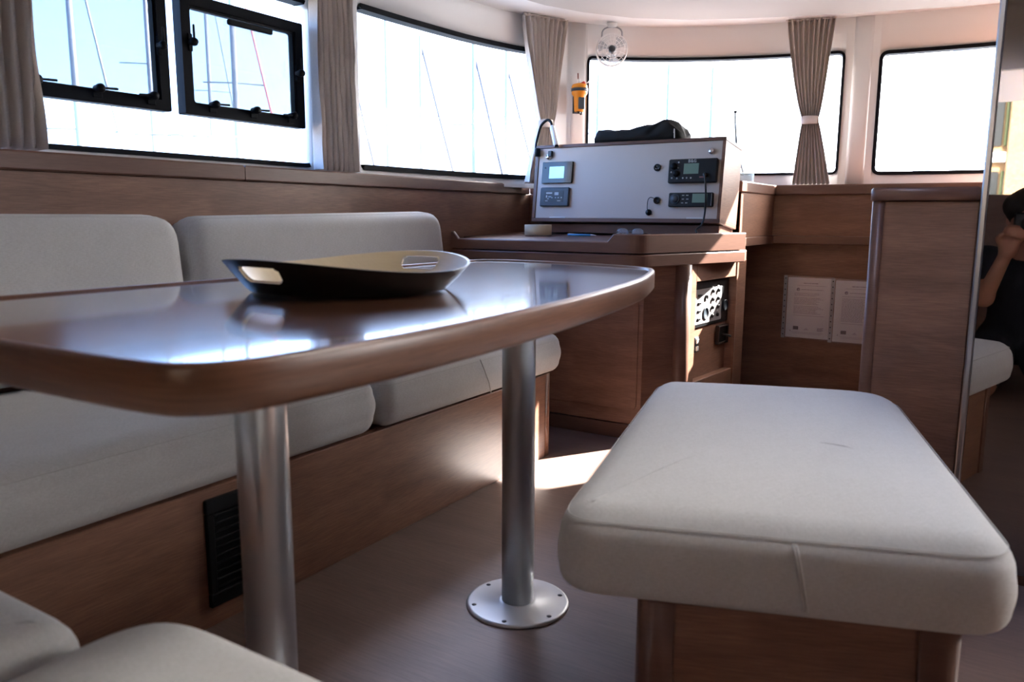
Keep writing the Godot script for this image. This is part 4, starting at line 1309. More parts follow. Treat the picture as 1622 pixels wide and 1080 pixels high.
# =====================================================================
# small things on the desk and console
# =====================================================================
func build_desk_items():
	var st := smooth()
	var t := thing("tape_roll", "cream roll of masking tape lying on the desk", "tape roll", Vector3(-1.715, 0.7785, -2.94))
	lathe(st, Vector3(-1.715, 0.7785, -2.94), [Vector2(0.040, 0.0), Vector2(0.0575, 0.0), Vector2(0.0585, 0.001), Vector2(0.0585, 0.043), Vector2(0.0575, 0.044), Vector2(0.040, 0.044)], 48)
	obj("tape", st, mk(Color(0.80, 0.74, 0.62), 0.6), t)
	st = smooth()
	lathe(st, Vector3(-1.715, 0.7785, -2.94), [Vector2(0.038, 0.0), Vector2(0.040, 0.0), Vector2(0.040, 0.044), Vector2(0.038, 0.044), Vector2(0.038, 0.0)], 48)
	obj("core", st, mk(Color(0.62, 0.52, 0.40), 0.9), t)
	# pen
	t = thing("pen", "blue ballpoint pen lying on the chart desk", "pen", Vector3(-1.51, 0.778, -2.95))
	st = smooth(); tube(st, [Vector3(-1.575, 0.7815, -2.95), Vector3(-1.47, 0.7815, -2.955)], 0.0045, 10); obj("barrel", st, mk(Color(0.20, 0.55, 0.75), 0.3), t)
	st = smooth(); tube(st, [Vector3(-1.47, 0.7815, -2.955), Vector3(-1.455, 0.7810, -2.9557), Vector3(-1.445, 0.7805, -2.9562)], [0.004, 0.003, 0.001], 10); obj("tip", st, M.key, t)
	st = flat(); box2(st, Vector3(-1.575, 0.7855, -2.951), Vector3(-1.535, 0.7875, -2.948), 0.0005); obj("clip", st, M.chrome, t)
	# reading glasses
	t = thing("reading_glasses", "clear reading glasses folded on the desk behind the rail", "glasses", Vector3(-1.28, 0.776, -2.93))
	for k in 2:
		var cx := -1.312 + k * 0.066
		st = smooth()
		var ring := []
		for a in 24:
			ring.append(Vector3(cx + cos(TAU * a / 24) * 0.026, 0.795 + sin(TAU * a / 24) * 0.017, -2.92))
		tube(st, ring, 0.0014, 6, true); obj("rim", st, mk(Color(0.5, 0.46, 0.44), 0.3), t)
		st = smooth()
		T = Transform3D(Basis(Vector3.RIGHT, PI / 2.0), Vector3(cx, 0.795, -2.92))
		var el := PackedVector2Array()
		for a in 24: el.append(Vector2(cos(TAU * a / 24) * 0.025, sin(TAU * a / 24) * 0.016))
		slab(st, el, [Vector2(0, -0.0007), Vector2(0, 0.0007)]); T = Transform3D.IDENTITY
		obj("lens", st, glass(Color(0.9, 0.95, 1.0), 0.12), t)
		st = smooth(); tube(st, [Vector3(cx + (k * 2 - 1) * 0.026, 0.798, -2.92), Vector3(cx + (k * 2 - 1) * 0.022, 0.790, -2.99), Vector3(cx + (k * 2 - 1) * 0.020, 0.783, -3.03)], 0.0016, 6); obj("temple", st, mk(Color(0.5, 0.46, 0.44), 0.3), t)
	st = smooth(); tube(st, [Vector3(-1.287, 0.799, -2.92), Vector3(-1.279, 0.802, -2.92), Vector3(-1.271, 0.799, -2.92)], 0.0014, 6); obj("bridge", st, mk(Color(0.5, 0.46, 0.44), 0.3), t)
	# spiral notebook
	t = thing("spiral_notebook", "small spiral notebook on the desk under the hanging cable", "notebook", Vector3(-1.09, 0.777, -2.95))
	part_box("pages", Vector3(-1.125, 0.775, -3.01), Vector3(-1.045, 0.790, -2.90), M.white, t, 0.001)
	part_box("cover", Vector3(-1.127, 0.790, -3.012), Vector3(-1.043, 0.7915, -2.898), mk(Color(0.22, 0.22, 0.26), 0.5), t, 0.0005)
	for k in 12:
		st = smooth()
		var ring2 := []
		for a in 10: ring2.append(Vector3(-1.12 + k * 0.0064, 0.785 + sin(TAU * a / 10) * 0.008, -2.899 + cos(TAU * a / 10) * 0.007))
		tube(st, ring2, 0.0008, 5, true); obj("spiral_ring", st, M.key, t)
	# soft black case on the console
	t = thing("soft_case", "crumpled black soft case lying on top of the console", "bag", Vector3(-1.34, 1.165, -3.17))
	var hp := [0.034, 0.060, 0.064, 0.057, 0.055, 0.055, 0.056, 0.058, 0.062, 0.068, 0.071, 0.072, 0.082, 0.089, 0.086, 0.072, 0.040]
	var nz := noise(5, 9.0, 3)
	st = smooth()
	var rings := []
	for i in hp.size():
		var u := float(i) / (hp.size() - 1)
		var ring := PackedVector3Array()
		for k in 28:
			var a := TAU * k / 28.0
			var cx := signf(cos(a)) * pow(absf(cos(a)), 0.6); var sy := signf(sin(a)) * pow(absf(sin(a)), 0.6)
			var hh: float = hp[i] / 2.0
			var wd: float = 0.088 * (0.75 if i == 0 or i == hp.size() - 1 else 1.0)
			var nn := nz.get_noise_3d(u * 0.9, cos(a) * 0.2, sin(a) * 0.2) * 0.010
			var z := -3.165 + cx * (wd + nn)
			var base := 1.1625 - (-3.10 - z) * 0.122 if z < -3.10 else 1.1625 + (z + 3.10) * 0.122
			ring.append(Vector3(lerpf(-1.535, -1.152, u) + nn, base + hh + sy * (hh + (nn if sy > 0.0 else 0.0)), z))
		rings.append(ring)
	for i in rings.size() - 1:
		for k in 28:
			var l := (k + 1) % 28
			quad(st, rings[i][k], rings[i][l], rings[i + 1][l], rings[i + 1][k])
	for e in [0, rings.size() - 1]:
		var mid := Vector3.ZERO
		for q in rings[e]: mid += q / 28.0
		for k in 28: tri(st, mid, rings[e][k], rings[e][(k + 1) % 28])
	obj("body", st, mk(Color(0.045, 0.05, 0.055), 0.85), t)
	st = smooth(); tube(st, smooth_path([Vector3(-1.17, 1.19, -3.078), Vector3(-1.168, 1.205, -3.076), Vector3(-1.166, 1.17, -3.074)]), 0.002, 6); obj("zip_pull", st, M.key, t)


# =====================================================================
# beacon and fan
# =====================================================================
func build_wall_items():
	var s := 5.105
	var at := Transform3D(wall_turn(s), W(s, 1.345, 0.036))
	var t := thing("emergency_beacon", "orange yellow emergency beacon clipped to the white pillar", "beacon", at.origin)
	var ye := mk(Color(0.93, 0.58, 0.10), 0.45)
	var st := smooth(); T = at
	lathe(st, Vector3.ZERO, [Vector2(0, 0.006), Vector2(0.022, 0.006), Vector2(0.024, 0.010), Vector2(0.027, 0.075), Vector2(0.036, 0.085), Vector2(0.0375, 0.090), Vector2(0.0375, 0.122), Vector2(0.034, 0.130), Vector2(0.014, 0.136), Vector2(0, 0.137)], 28)
	obj("body", st, ye, t)
	st = smooth(); lathe(st, Vector3.ZERO, [Vector2(0.036, 0.098), Vector2(0.040, 0.099), Vector2(0.040, 0.112), Vector2(0.036, 0.113)], 28); obj("strap", st, M.device_grey, t)
	st = flat(); box2(st, Vector3(-0.016, 0.015, 0.018), Vector3(0.016, 0.070, 0.0285), 0.003); obj("instruction_plate", st, M.device_grey, t)
	st = flat(); box2(st, Vector3(-0.020, 0.0, -0.0355), Vector3(0.020, 0.12, -0.026), 0.002); box2(st, Vector3(-0.030, 0.098, -0.030), Vector3(0.052, 0.110, -0.016), 0.002); obj("bracket", st, M.device_grey, t)
	st = smooth(); tube(st, [Vector3(-0.006, -0.004, 0.005), Vector3(-0.006, 0.008, 0.005)], 0.010, 12); tube(st, [Vector3(0.010, -0.008, 0.0), Vector3(0.010, 0.008, 0.0)], 0.006, 12); obj("contact_stud", st, M.device, t)
	st = smooth(); tube(st, [Vector3(-0.003, 0.136, 0), Vector3(-0.003, 0.160, 0)], 0.006, 12); obj("lamp_stub", st, M.white, t)
	st = smooth(); tube(st, [Vector3(-0.008, 0.155, 0), Vector3(-0.010, 0.182, 0)], 0.003, 8); obj("antenna", st, mk(Color(0.45, 0.18, 0.14), 0.5), t)
	st = smooth(); tube(st, [Vector3(0.006, 0.134, 0.012), Vector3(0.016, 0.140, 0.012), Vector3(0.022, 0.134, 0.012)], 0.006, 10); obj("release_tab", st, mk(Color(0.75, 0.16, 0.18), 0.5), t)
	st = smooth(); tube(st, smooth_path([Vector3(0.022, 0.136, 0.008), Vector3(0.040, 0.142, 0.006), Vector3(0.055, 0.150, -0.01), Vector3(0.06, 0.12, -0.02)]), 0.0022, 6); obj("lanyard", st, M.white, t)
	T = Transform3D.IDENTITY
	# cabin fan under the soffit
	var c := Vector3(-1.658, 1.635, -3.515)
	var look := (EYE + Vector3(0.15, 0.5, 0) - c).normalized()
	var bx := Vector3.UP.cross(look).normalized()
	var fr := Transform3D(Basis(bx, look.cross(bx), look), c)
	t = thing("cabin_fan", "small clear and white caged fan hanging under the ceiling", "fan", c)
	var clear := mk(Color(0.94, 0.94, 0.94), 0.3)
	T = fr
	for q in [[0.072, 0.0], [0.073, -0.028], [0.058, 0.014], [0.042, 0.020], [0.026, 0.023]]:
		st = smooth()
		var ring := []
		for a in 40: ring.append(Vector3(cos(TAU * a / 40) * q[0], sin(TAU * a / 40) * q[0], q[1]))
		tube(st, ring, 0.0032 if q[0] > 0.07 else 0.0014, 6, true); obj("cage_ring", st, clear, t)
	for k in 18:
		st = smooth()
		var a := TAU * k / 18.0
		var d := Vector3(cos(a), sin(a), 0)
		tube(st, [d * 0.073 + Vector3(0, 0, -0.028), d * 0.073, d * 0.058 + Vector3(0, 0, 0.014), d * 0.042 + Vector3(0, 0, 0.020), d * 0.02 + Vector3(0, 0, 0.024)], 0.0010, 5); obj("cage_wire", st, clear, t)
	var blade := glass(Color(0.80, 0.82, 0.84), 0.7)
	for k in 3:
		st = smooth()
		var a0 := TAU * k / 3.0 + 0.4
		two_sheets(st, 8, 6, func(u, v):
			var a: float = a0 + lerpf(-0.15, 0.75, u) * (0.6 + 0.5 * v); var r: float = lerpf(0.015, 0.068 - 0.008 * pow(2.0 * u - 1.0, 2.0), v)
			return Vector3(cos(a) * r, sin(a) * r, lerpf(-0.012, 0.004, u)), func(u, v):
			var a: float = a0 + lerpf(-0.15, 0.75, u) * (0.6 + 0.5 * v); var r: float = lerpf(0.015, 0.068 - 0.008 * pow(2.0 * u - 1.0, 2.0), v)
			return Vector3(cos(a) * r, sin(a) * r, lerpf(-0.012, 0.004, u) - 0.0015))
		obj("blade", st, blade, t)
	st = smooth(); T = fr * Transform3D(Basis(Vector3.RIGHT, PI / 2.0), Vector3.ZERO)
	lathe(st, Vector3.ZERO, [Vector2(0, -0.075), Vector2(0.022, -0.07), Vector2(0.028, -0.05), Vector2(0.028, -0.03), Vector2(0.010, -0.028), Vector2(0.010, -0.015), Vector2(0, -0.015)], 24); obj("motor", st, clear, t)
	st = smooth(); lathe(st, Vector3.ZERO, [Vector2(0, -0.014), Vector2(0.015, -0.014), Vector2(0.015, 0.010), Vector2(0.010, 0.016), Vector2(0, 0.017)], 24); obj("hub", st, M.device_grey, t)
	st = smooth(); lathe(st, Vector3(0, 0.024, 0), [Vector2(0, 0.0), Vector2(0.0165, 0.0), Vector2(0.014, 0.004), Vector2(0, 0.004)], 24); obj("cage_badge", st, M.device_grey, t)
	T = Transform3D.IDENTITY
	st = smooth()
	var br := []
	for k in 13:
		var a := PI * k / 12.0
		br.append(c + bx * (cos(a) * 0.048) + Vector3(0, 0.055 + pow(sin(a), 0.5) * 0.050, 0) - look * 0.02)
	tube(st, br, 0.0038, 8); obj("bracket", st, M.edge_alu, t)
	st = smooth(); lathe(st, c + Vector3(0, 0.102, 0) - look * 0.02, [Vector2(0, 0), Vector2(0.020, 0), Vector2(0.024, 0.018), Vector2(0, 0.0185)], 24); obj("mount", st, M.white, t)


# =====================================================================
# the photographer, kneeling behind the camera: seen only in the mirrored door
# =====================================================================
# surface nets over a smooth union of tapered capsules [a, b, ra, rb]
func flesh(st: SurfaceTool, bones: Array, k: float, cell: float):
	var lo := Vector3.INF; var hi := -Vector3.INF
	for b in bones:
		var r: float = maxf(b[2], b[3]) + cell * 2.0
		lo = lo.min((b[0] as Vector3).min(b[1]) - Vector3.ONE * r); hi = hi.max((b[0] as Vector3).max(b[1]) + Vector3.ONE * r)
	var n := Vector3i(((hi - lo) / cell).ceil()) + Vector3i.ONE
	var f := PackedFloat32Array(); f.resize(n.x * n.y * n.z); f.fill(1.0)
	var big := 1.0
	for b in bones:
		var a: Vector3 = b[0]; var c: Vector3 = b[1]; var ra: float = b[2]; var rb: float = b[3]
		var reach := maxf(ra, rb) + k + cell * 2.0
		var i0 := Vector3i((((a.min(c) - Vector3.ONE * reach) - lo) / cell).floor()).clamp(Vector3i.ZERO, n - Vector3i.ONE)
		var i1 := Vector3i((((a.max(c) + Vector3.ONE * reach) - lo) / cell).ceil()).clamp(Vector3i.ZERO, n - Vector3i.ONE)
		var ax := c - a; var l2 := maxf(ax.length_squared(), 1e-9)
		for z in range(i0.z, i1.z + 1):
			for y in range(i0.y, i1.y + 1):
				for x in range(i0.x, i1.x + 1):
					var p := lo + Vector3(x, y, z) * cell
					var t := clampf((p - a).dot(ax) / l2, 0.0, 1.0)
					var d := p.distance_to(a + ax * t) - lerpf(ra, rb, t)
					var at := (z * n.y + y) * n.x + x
					var e := f[at]
					var h := maxf(k - absf(d - e), 0.0) / k
					f[at] = minf(d, e) - h * h * k * 0.25
	var idx := {}
	var step := [1, n.x, n.x * n.y]
	var pos := {}
	for z in n.z - 1:
		for y in n.y - 1:
			for x in n.x - 1:
				var at := (z * n.y + y) * n.x + x
				var first := f[at] < 0.0
				var mixed := false
				for q in range(1, 8):
					if (f[at + (q & 1) + ((q >> 1) & 1) * step[1] + (q >> 2) * step[2]] < 0.0) != first:
						mixed = true; break
				if not mixed: continue
				var sum := Vector3.ZERO; var cnt := 0
				for q in 8:
					for ax2 in 3:
						if q & (1 << ax2): continue
						var r := q | (1 << ax2)
						var va := f[at + (q & 1) + ((q >> 1) & 1) * step[1] + (q >> 2) * step[2]]
						var vb := f[at + (r & 1) + ((r >> 1) & 1) * step[1] + (r >> 2) * step[2]]
						if (va < 0.0) == (vb < 0.0): continue
						var t2 := va / (va - vb)
						sum += Vector3(q & 1, (q >> 1) & 1, q >> 2).lerp(Vector3(r & 1, (r >> 1) & 1, r >> 2), t2); cnt += 1
				pos[at] = lo + (Vector3(x, y, z) + sum / cnt) * cell
	for at in pos:
		for ax3 in 3:
			var nb: int = at + step[ax3]
			if (f[at] < 0.0) == (f[nb] < 0.0): continue
			var u: int = step[(ax3 + 1) % 3]; var v: int = step[(ax3 + 2) % 3]
			if not (pos.has(at - u) and pos.has(at - v) and pos.has(at - u - v)): continue
			if f[at] < 0.0: quad(st, pos[at], pos[at - u], pos[at - u - v], pos[at - v])
			else: quad(st, pos[at], pos[at - v], pos[at - u - v], pos[at - u])


func hand(bones: Array, wrist: Vector3, fwd: Vector3, up: Vector3, side: float):
	# palm and five bent fingers closing round what lies in front of them
	var rt := fwd.cross(up).normalized() * side
	bones.append([wrist, wrist + fwd * 0.035 + rt * 0.012, 0.026, 0.027]); bones.append([wrist, wrist + fwd * 0.065, 0.026, 0.024]); bones.append([wrist + fwd * 0.02, wrist + fwd * 0.066 - rt * 0.024, 0.022, 0.018])
	for k in 4:
		var a := wrist + fwd * 0.070 + rt * (0.027 - 0.018 * k)
		var l: float = [0.036, 0.040, 0.038, 0.030][k]
		var b := a + (fwd * 0.8 - up * 0.6).normalized() * l
		var c := b + (fwd * 0.1 - up).normalized() * l * 0.7
		var d := c + (-fwd * 0.6 - up * 0.7).normalized() * l * 0.55
		bones.append([a, b, 0.0095, 0.0088]); bones.append([b, c, 0.0088, 0.008]); bones.append([c, d, 0.008, 0.007])
	var t0 := wrist + fwd * 0.022 + rt * 0.026
	var t1 := t0 + (fwd * 0.7 + rt * 0.7 - up * 0.4).normalized() * 0.036
	var t2 := t1 + (fwd * 0.7 - up * 0.7).normalized() * 0.030
	bones.append([t0, t1, 0.0125, 0.010]); bones.append([t1, t2, 0.010, 0.008])


func build_photographer():
	var t := thing("person", "person in dark clothes kneeling and holding a camera, mirrored in the dark door", "person", Vector3(0.09, 0, 0.4))
	var skin := mk(Color(0.72, 0.50, 0.40), 0.55); skin.subsurf_scatter_enabled = true; skin.subsurf_scatter_strength = 0.1
	var navy := mk(Color(0.045, 0.06, 0.11), 0.9)
	var cx := 0.085
	var hip := Vector3(cx, 0.27, 0.50); var chest := Vector3(cx, 0.56, 0.40); var neck := Vector3(cx, 0.70, 0.335); var head := Vector3(cx - 0.01, 0.865, 0.265)
	var bones := [[hip, chest, 0.135, 0.125], [chest, neck - Vector3(0, 0.03, 0), 0.120, 0.065], [neck - Vector3(0, 0.05, 0), head - Vector3(0, 0.06, -0.02), 0.050, 0.050], [head + Vector3(0, 0.035, 0.02), head + Vector3(0, -0.045, -0.012), 0.088, 0.062], [head + Vector3(0, -0.06, -0.035), head + Vector3(0, -0.07, -0.045), 0.035, 0.03], [head + Vector3(0, 0.0, -0.075), head + Vector3(0, -0.022, -0.093), 0.010, 0.013]]
	for s in [-1.0, 1.0]:
		var sh := Vector3(cx + s * 0.165, 0.655, 0.365)
		var el := Vector3(-0.075, 0.475, 0.235) if s < 0 else Vector3(0.30, 0.46, 0.26)
		var wr := Vector3(0.005, 0.715, 0.105) if s < 0 else Vector3(0.145, 0.80, 0.13)
		bones.append([chest + Vector3(s * 0.06, 0.06, -0.01), sh, 0.08, 0.056])
		bones.append([sh, el, 0.050, 0.039]); bones.append([el, wr, 0.040, 0.027])
		hand(bones, wr, (Vector3(0.2 * -s, 0.95, -0.25)).normalized() if s < 0 else Vector3(-0.35, 0.45, -0.8).normalized(), Vector3(0, 0.25, 1).normalized() if s < 0 else Vector3(0, 1, 0.3).normalized(), s)
		var kn := Vector3(cx + s * 0.14, 0.075, 0.10); var an := Vector3(cx + s * 0.09, 0.06, 0.56)
		bones.append([hip + Vector3(s * 0.08, -0.03, 0), kn, 0.095, 0.066]); bones.append([kn, an, 0.062, 0.042]); bones.append([an, an + Vector3(0, -0.02, 0.14), 0.038, 0.028])
		bones.append([head + Vector3(s * 0.078, -0.005, 0.03), head + Vector3(s * 0.082, -0.035, 0.025), 0.013, 0.010])
	var st := smooth(); flesh(st, bones, 0.03, 0.0095); obj("body", st, skin, t)
	# clothing over trunk and thighs
	var cl := [[hip, chest, 0.150, 0.137], [chest, neck - Vector3(0, 0.055, 0), 0.132, 0.070]]
	for s in [-1.0, 1.0]:
		var sh := Vector3(cx + s * 0.165, 0.655, 0.365)
		cl.append([chest + Vector3(s * 0.06, 0.06, -0.01), sh, 0.090, 0.066])
		cl.append([sh, sh.lerp(Vector3(-0.075, 0.475, 0.235) if s < 0 else Vector3(0.30, 0.46, 0.26), 0.45), 0.062, 0.060])
		cl.append([hip + Vector3(s * 0.08, -0.03, 0), Vector3(cx + s * 0.14, 0.10, 0.12), 0.110, 0.082])
	st = smooth(); flesh(st, cl, 0.03, 0.014); obj("dress", st, navy, t)
	st = smooth()
	flesh(st, [[head + Vector3(0, 0.05, 0.03), head + Vector3(0, 0.0, 0.05), 0.093, 0.090], [head + Vector3(0, -0.02, 0.07), head + Vector3(0, -0.13, 0.11), 0.06, 0.03], [head + Vector3(0.05, 0.05, 0.0), head + Vector3(-0.05, 0.05, 0.0), 0.062, 0.062]], 0.02, 0.012)
	obj("hair", st, mk(Color(0.12, 0.085, 0.065), 0.7), t)
	st = smooth()
	var ring := []
	for k in 20: ring.append(Vector3(0.0, 0.69, 0.118) + Vector3(cos(TAU * k / 20) * 0.031, sin(TAU * k / 20) * 0.006, sin(TAU * k / 20) * 0.031))
	tube(st, ring, 0.003, 6, true); obj("bracelet", st, M.metal, t)
	# the camera in the hands
	var c := thing("handheld_camera", "black camera held up in front of the photographer's face", "camera", Vector3(0.07, 0.80, 0.1))
	part_box("camera_body", Vector3(0.015, 0.80, 0.082), Vector3(0.145, 0.885, 0.135), M.device, c, 0.008)
	part_box("viewfinder_hump", Vector3(0.055, 0.88, 0.078), Vector3(0.105, 0.905, 0.14), M.device, c, 0.008)
	st = smooth(); T = Transform3D(Basis(Vector3.RIGHT, -PI / 2.0), Vector3(0.075, 0.838, 0.082))
	lathe(st, Vector3.ZERO, [Vector2(0, 0), Vector2(0.034, 0), Vector2(0.034, 0.03), Vector2(0.036, 0.055), Vector2(0.030, 0.056), Vector2(0.028, 0.05), Vector2(0, 0.048)], 32); T = Transform3D.IDENTITY
	obj("camera_lens", st, M.device, c)


# =====================================================================
# outside: harbour, moored boats, quay house astern
# =====================================================================
func bearing(az: float, el: float, dist: float) -> Vector3:
	return EYE + Vector3(sin(az) * dist, el * dist, -cos(az) * dist)


func sailboat(label: String, az: float, dist: float, r: float, top_el: float, stays: Array, spreaders: Array, white := true):
	var base := bearing(az, 0, dist); base.y = -1.5
	var t := thing("moored_sailboat", label, "sailboat", base, "sailboats moored outside")
	var alu := mk(Color(0.42, 0.45, 0.50), 0.5)
	var st := smooth()
	var top := base; top.y = EYE.y + top_el * dist
	tube(st, [base + Vector3(0, 0.9, 0), base.lerp(top, 0.5), top], [r, r, r * 0.75], 10); obj("mast", st, alu, t)
	for q in spreaders:
		var y: float = EYE.y + q * dist
		var d := Vector3(cos(az), 0, sin(az))
		st = smooth(); tube(st, [Vector3(base.x, y, base.z) - d * 0.9, Vector3(base.x, y + 0.03, base.z), Vector3(base.x, y, base.z) + d * 0.9], r * 0.3, 6); obj("spreader", st, alu, t)
	for q in stays:   # [el at the mast, az on deck, radius, colour]
		st = smooth(); tube(st, [bearing(az, q[0], dist), bearing(q[1], -0.02, dist)], q[2], 6); obj("stay", st, q[3], t)
	# hull
	var d2 := Vector3(cos(az), 0, sin(az))
	st = smooth(); T = Transform3D(Basis(d2, Vector3.UP, d2.cross(Vector3.UP)), base)
	var o := PackedVector2Array()
	for k in 24:
		var u := k / 23.0
		o.append(Vector2(lerpf(-4.2, 5.0, u), 1.35 * pow(sin(clampf(0.30 + u * 0.70, 0, 1) * PI), 0.8)))
	for k in range(22, 0, -1):
		var u := k / 23.0
		o.append(Vector2(lerpf(-4.2, 5.0, u), -1.35 * pow(sin(clampf(0.30 + u * 0.70, 0, 1) * PI), 0.8)))
	slab(st, o, [Vector2(0.35, -0.1), Vector2(0.1, 0.25), Vector2(0.0, 0.95), Vector2(0.06, 1.0)]); T = Transform3D.IDENTITY
	obj("hull", st, M.white, t)


func build_outside():
	var water := part_box("ground", Vector3(-300, -1.7, -300), Vector3(300, -1.5, 300), mk(Color(0.16, 0.24, 0.28), 0.12))
	water.set_meta("kind", "structure"); water.set_meta("label", "harbour water around the boat")
	var wire := mk(Color(0.42, 0.44, 0.46), 0.5); var red := mk(Color(0.78, 0.42, 0.45), 0.7); var dark := mk(Color(0.25, 0.25, 0.28), 0.6)
	sailboat("thick white mast and stay seen through the left hatch", -1.0543, 22.0, 0.08, 0.34, [[0.325, -0.998, 0.030, wire]], [0.09])
	sailboat("thin mast just right of centre in the left hatch", -0.980, 30.0, 0.075, 0.36, [[0.236, -0.9276, 0.022, wire]], [0.165])
	sailboat("pale mast with a dark stay, left in the right hatch", -0.918, 35.0, 0.07, 0.38, [[0.296, -0.8728, 0.022, dark]], [0.14])
	sailboat("mast with a red furled sail in the right hatch", -0.890, 26.0, 0.085, 0.40, [[0.316, -0.823, 0.036, red]], [0.15])
	sailboat("faint mast behind the curtain between the port windows", -0.772, 28.0, 0.07, 0.33, [[0.25, -0.715, 0.045, dark]], [0.15])
	sailboat("leftmost faint mast in the curved corner window", -0.7145, 40.0, 0.10, 0.33, [], [0.16])
	sailboat("second mast from the left in the curved corner window, with dark stay", -0.6735, 30.0, 0.09, 0.215, [[0.208, -0.6163, 0.05, dark]], [0.12])
	sailboat("thickest mast in the curved corner window", -0.6085, 24.0, 0.085, 0.24, [[0.197, -0.5564, 0.045, dark]], [0.11])
	sailboat("mast nearest the tied curtain in the curved corner window", -0.5683, 32.0, 0.10, 0.22, [[0.182, -0.515, 0.05, dark]], [0.12])
	sailboat("faint mast left of the black case in the front window", -0.456, 45.0, 0.12, 0.17, [[0.16, -0.42, 0.02, wire]], [0.1])
	sailboat("faint mast above the black case in the front window", -0.3716, 45.0, 0.12, 0.18, [], [0.11])
	sailboat("faint mast right of the black case in the front window", -0.320, 48.0, 0.12, 0.175, [[0.17, -0.30, 0.02, wire]], [0.1])
	# stern rail of the neighbouring boat
	var rt := thing("stern_rail", "pale bent tube stern rail seen low through the port window", "railing", bearing(-0.94, 0, 9.0) * Vector3(1, 0, 1) + Vector3(0, -0.6, 0))
	for q in [[-0.9684, -0.944], [-0.9425, -0.9163]]:
		var st := smooth()
		var a := bearing(q[0], 0.0, 9.0); var b := bearing(q[1], 0.0, 9.0)
		var pts := [Vector3(a.x, -0.6, a.z), Vector3(a.x, 1.45, a.z), Vector3(a.x, 1.60, a.z).lerp(Vector3(b.x, 1.60, b.z), 0.06), Vector3(a.x, 1.67, a.z).lerp(Vector3(b.x, 1.67, b.z), 0.22), Vector3(a.x, 1.68, a.z).lerp(Vector3(b.x, 1.68, b.z), 0.5), Vector3(b.x, 1.67, b.z).lerp(Vector3(a.x, 1.67, a.z), 0.22), Vector3(b.x, 1.60, b.z).lerp(Vector3(a.x, 1.60, a.z), 0.06), Vector3(b.x, 1.45, b.z), Vector3(b.x, -0.6, b.z)]
		tube(st, pts, 0.016, 8); obj("rail_tube", st, M.metal, rt)
	var sl := smooth(); tube(sl, [bearing(-1.0, 0.0885, 9.0), bearing(-0.87, 0.0905, 9.0)], 0.006, 6); obj("lifeline", sl, wire, rt)
	# furled headsail on our own bow
	var fs := thing("furled_headsail", "pale furled headsail slanting past the right front window", "sail", bearing(-0.1015, 0, 6.0))
	var sf := smooth(); tube(sf, [bearing(-0.1055, -0.016, 6.2), bearing(-0.0880, 0.0516, 6.2), bearing(-0.0557, 0.1763, 6.2), bearing(-0.02, 0.32, 6.2)], [0.04, 0.055, 0.075, 0.08], 12); obj("sail", sf, mk(Color(0.55, 0.58, 0.62), 0.8), fs)
	sf = smooth(); lathe(sf, bearing(-0.1055, -0.018, 6.2), [Vector2(0, -0.06), Vector2(0.09, -0.05), Vector2(0.09, -0.03), Vector2(0.05, 0.0), Vector2(0.09, 0.03), Vector2(0.09, 0.05), Vector2(0, 0.06)], 20); obj("furling_drum", sf, M.metal, fs)
	sf = smooth(); tube(sf, [bearing(-0.30, 0.060, 3.9 * 1.35), bearing(-0.02, 0.058, 3.9 * 1.35)], 0.012, 8); obj("bow_rail", sf, M.metal, fs)
	# jar with a wire loop on the ledge
	var j := thing("glass_jar", "clear glass jar with a tall thin wire loop on the ledge right of the console", "jar", Vector3(-1.005, 1.008, -3.52))
	sf = smooth(); lathe(sf, Vector3(-1.005, 1.008, -3.52), [Vector2(0, 0), Vector2(0.036, 0), Vector2(0.040, 0.004), Vector2(0.040, 0.070), Vector2(0.034, 0.082), Vector2(0.034, 0.092), Vector2(0.031, 0.092), Vector2(0.031, 0.080), Vector2(0.036, 0.068), Vector2(0.036, 0.008), Vector2(0, 0.006)], 32)
	obj("glass", sf, glass(Color(0.85, 0.92, 0.93), 0.22), j)
	sf = smooth(); tube(sf, smooth_path([Vector3(-1.028, 1.02, -3.52), Vector3(-1.040, 1.14, -3.50), Vector3(-1.047, 1.24, -3.49), Vector3(-1.049, 1.305, -3.485), Vector3(-1.044, 1.24, -3.485), Vector3(-1.034, 1.14, -3.50), Vector3(-1.012, 1.05, -3.52)]), 0.003, 6); obj("wire_loop", sf, M.device_grey, j)
	sf = smooth(); lathe(sf, Vector3(-1.049, 1.302, -3.485), [Vector2(0, 0), Vector2(0.006, 0.002), Vector2(0.008, 0.007), Vector2(0.005, 0.012), Vector2(0, 0.013)], 12); obj("wire_knob", sf, M.device_grey, j)
	# quay and house astern, mirrored in the dark door
	var q := thing("quay", "stone quay behind the stern", "quay", Vector3(0, -1.5, 14.0))
	part_box("quay_wall", Vector3(-25, -1.6, 9.0), Vector3(25, -0.41, 40.0), mk(Color(0.62, 0.56, 0.47), 0.9), q)
	var plaster := mk(Color(0.66, 0.55, 0.38), 0.9)
	var stone := tri_mat(cloth_texture(Color(0.46, 0.35, 0.24), Color(0.74, 0.64, 0.49), 171), 0.6, 0.95)
	var h := thing("quay_house", "sunlit ochre house on the quay, mirrored in the dark door", "building", Vector3(0, -0.4, 13.0))
	part_box("wall", Vector3(-3.6, -0.4, 13.0), Vector3(4.2, 4.6, 20.0), plaster, h, 0.02)
	part_box("stone_pier", Vector3(-0.16, -0.4, 12.85), Vector3(1.3, 4.6, 13.0), stone, h, 0.02)
	part_box("cornice", Vector3(-3.7, 4.5, 12.8), Vector3(4.3, 4.75, 20.0), M.white, h, 0.02)
	part_box("string_course", Vector3(-3.6, 1.86, 12.88), Vector3(-0.16, 2.04, 13.0), M.white, h, 0.01)
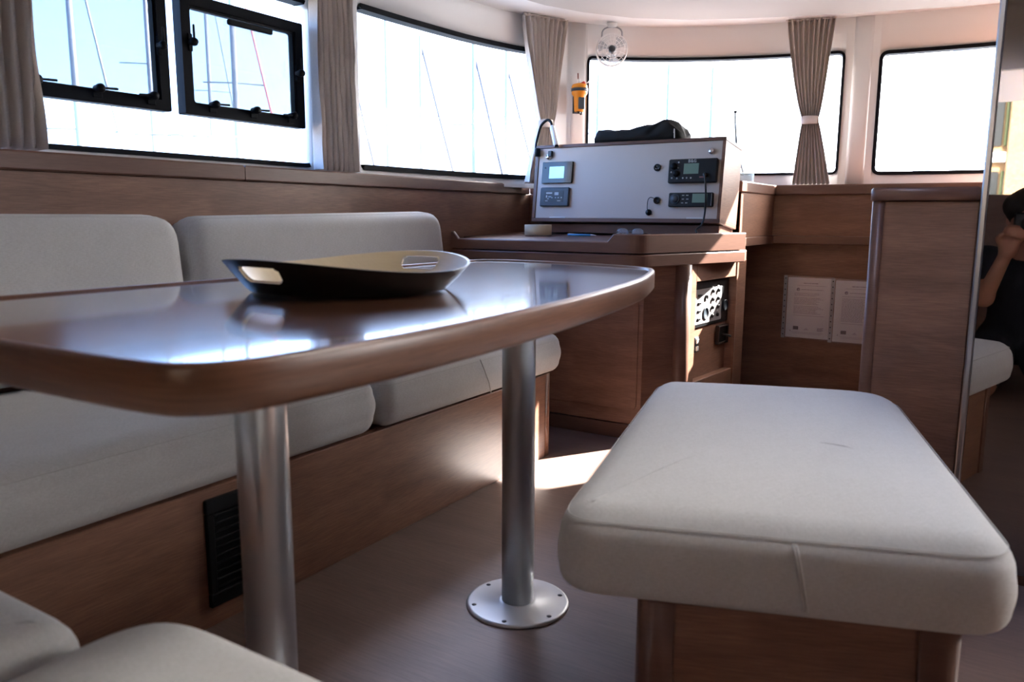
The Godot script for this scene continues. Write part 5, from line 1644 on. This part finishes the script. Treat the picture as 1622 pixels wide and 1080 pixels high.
	for x in [-2.4, -0.8, 2.6]:
		for y in [0.2, 2.15]:
			var hh := 1.5 if y < 1.0 else 0.95
			var w := part_box("window", Vector3(x - 0.55, y, 12.96), Vector3(x + 0.55, y + hh, 13.02), mk(Color(0.16, 0.18, 0.17), 0.2), h, 0.01)
			part_box("shutter", Vector3(x - 1.05, y, 12.93), Vector3(x - 0.58, y + hh, 12.99), mk(Color(0.30, 0.36, 0.22), 0.8), w, 0.01)
			part_box("shutter", Vector3(x + 0.58, y, 12.93), Vector3(x + 1.05, y + hh, 12.99), mk(Color(0.30, 0.36, 0.22), 0.8), w, 0.01)
	# white decks of our own boat outside the windows
	var dk := thing("foredeck", "grey non-slip foredeck outside the front windows", "deck", Vector3(0, 0.55, -6.0))
	part_box("deck_surface", Vector3(-2.9, 0.50, -8.0), Vector3(2.9, 0.60, -4.34), mk(Color(0.50, 0.50, 0.50), 0.8), dk)
	var sd := thing("side_deck", "grey non-slip side deck outside the port windows", "deck", Vector3(-2.6, 0.55, -0.5))
	part_box("deck_surface", Vector3(-2.95, 0.50, -4.30), Vector3(-2.32, 0.60, 2.5), mk(Color(0.50, 0.50, 0.50), 0.8), sd)
	# unseen mast added to shade the wall beside the console; cockpit roof astern
	var ms := thing("added_shade_mast", "unseen mast added ahead of the bow to shade the wall left of the console", "mast", Vector3(1.68, -1.0, -9.0))
	sf = smooth(); tube(sf, [Vector3(1.68, -1.0, -9.0), Vector3(1.68, 5.0, -9.0), Vector3(1.68, 13.0, -9.0)], [0.17, 0.17, 0.15], 20); obj("mast_tube", sf, M.white, ms)
	var cr := thing("cockpit_roof", "white hard roof over the cockpit", "roof", Vector3(0, 1.9, 3.0))
	part_box("roof_panel", Vector3(-2.1, 1.92, 1.62), Vector3(2.1, 2.0, 4.6), M.gelcoat, cr, 0.01)
	for x in [-1.95, 1.95]:
		part_box("roof_post", Vector3(x - 0.03, 0.0, 4.4), Vector3(x + 0.03, 1.92, 4.46), M.metal, cr, 0.01)
	part_box("cockpit_sole", Vector3(-2.1, -0.15, 1.62), Vector3(2.1, -0.05, 4.8), M.gelcoat, cr, 0.01)
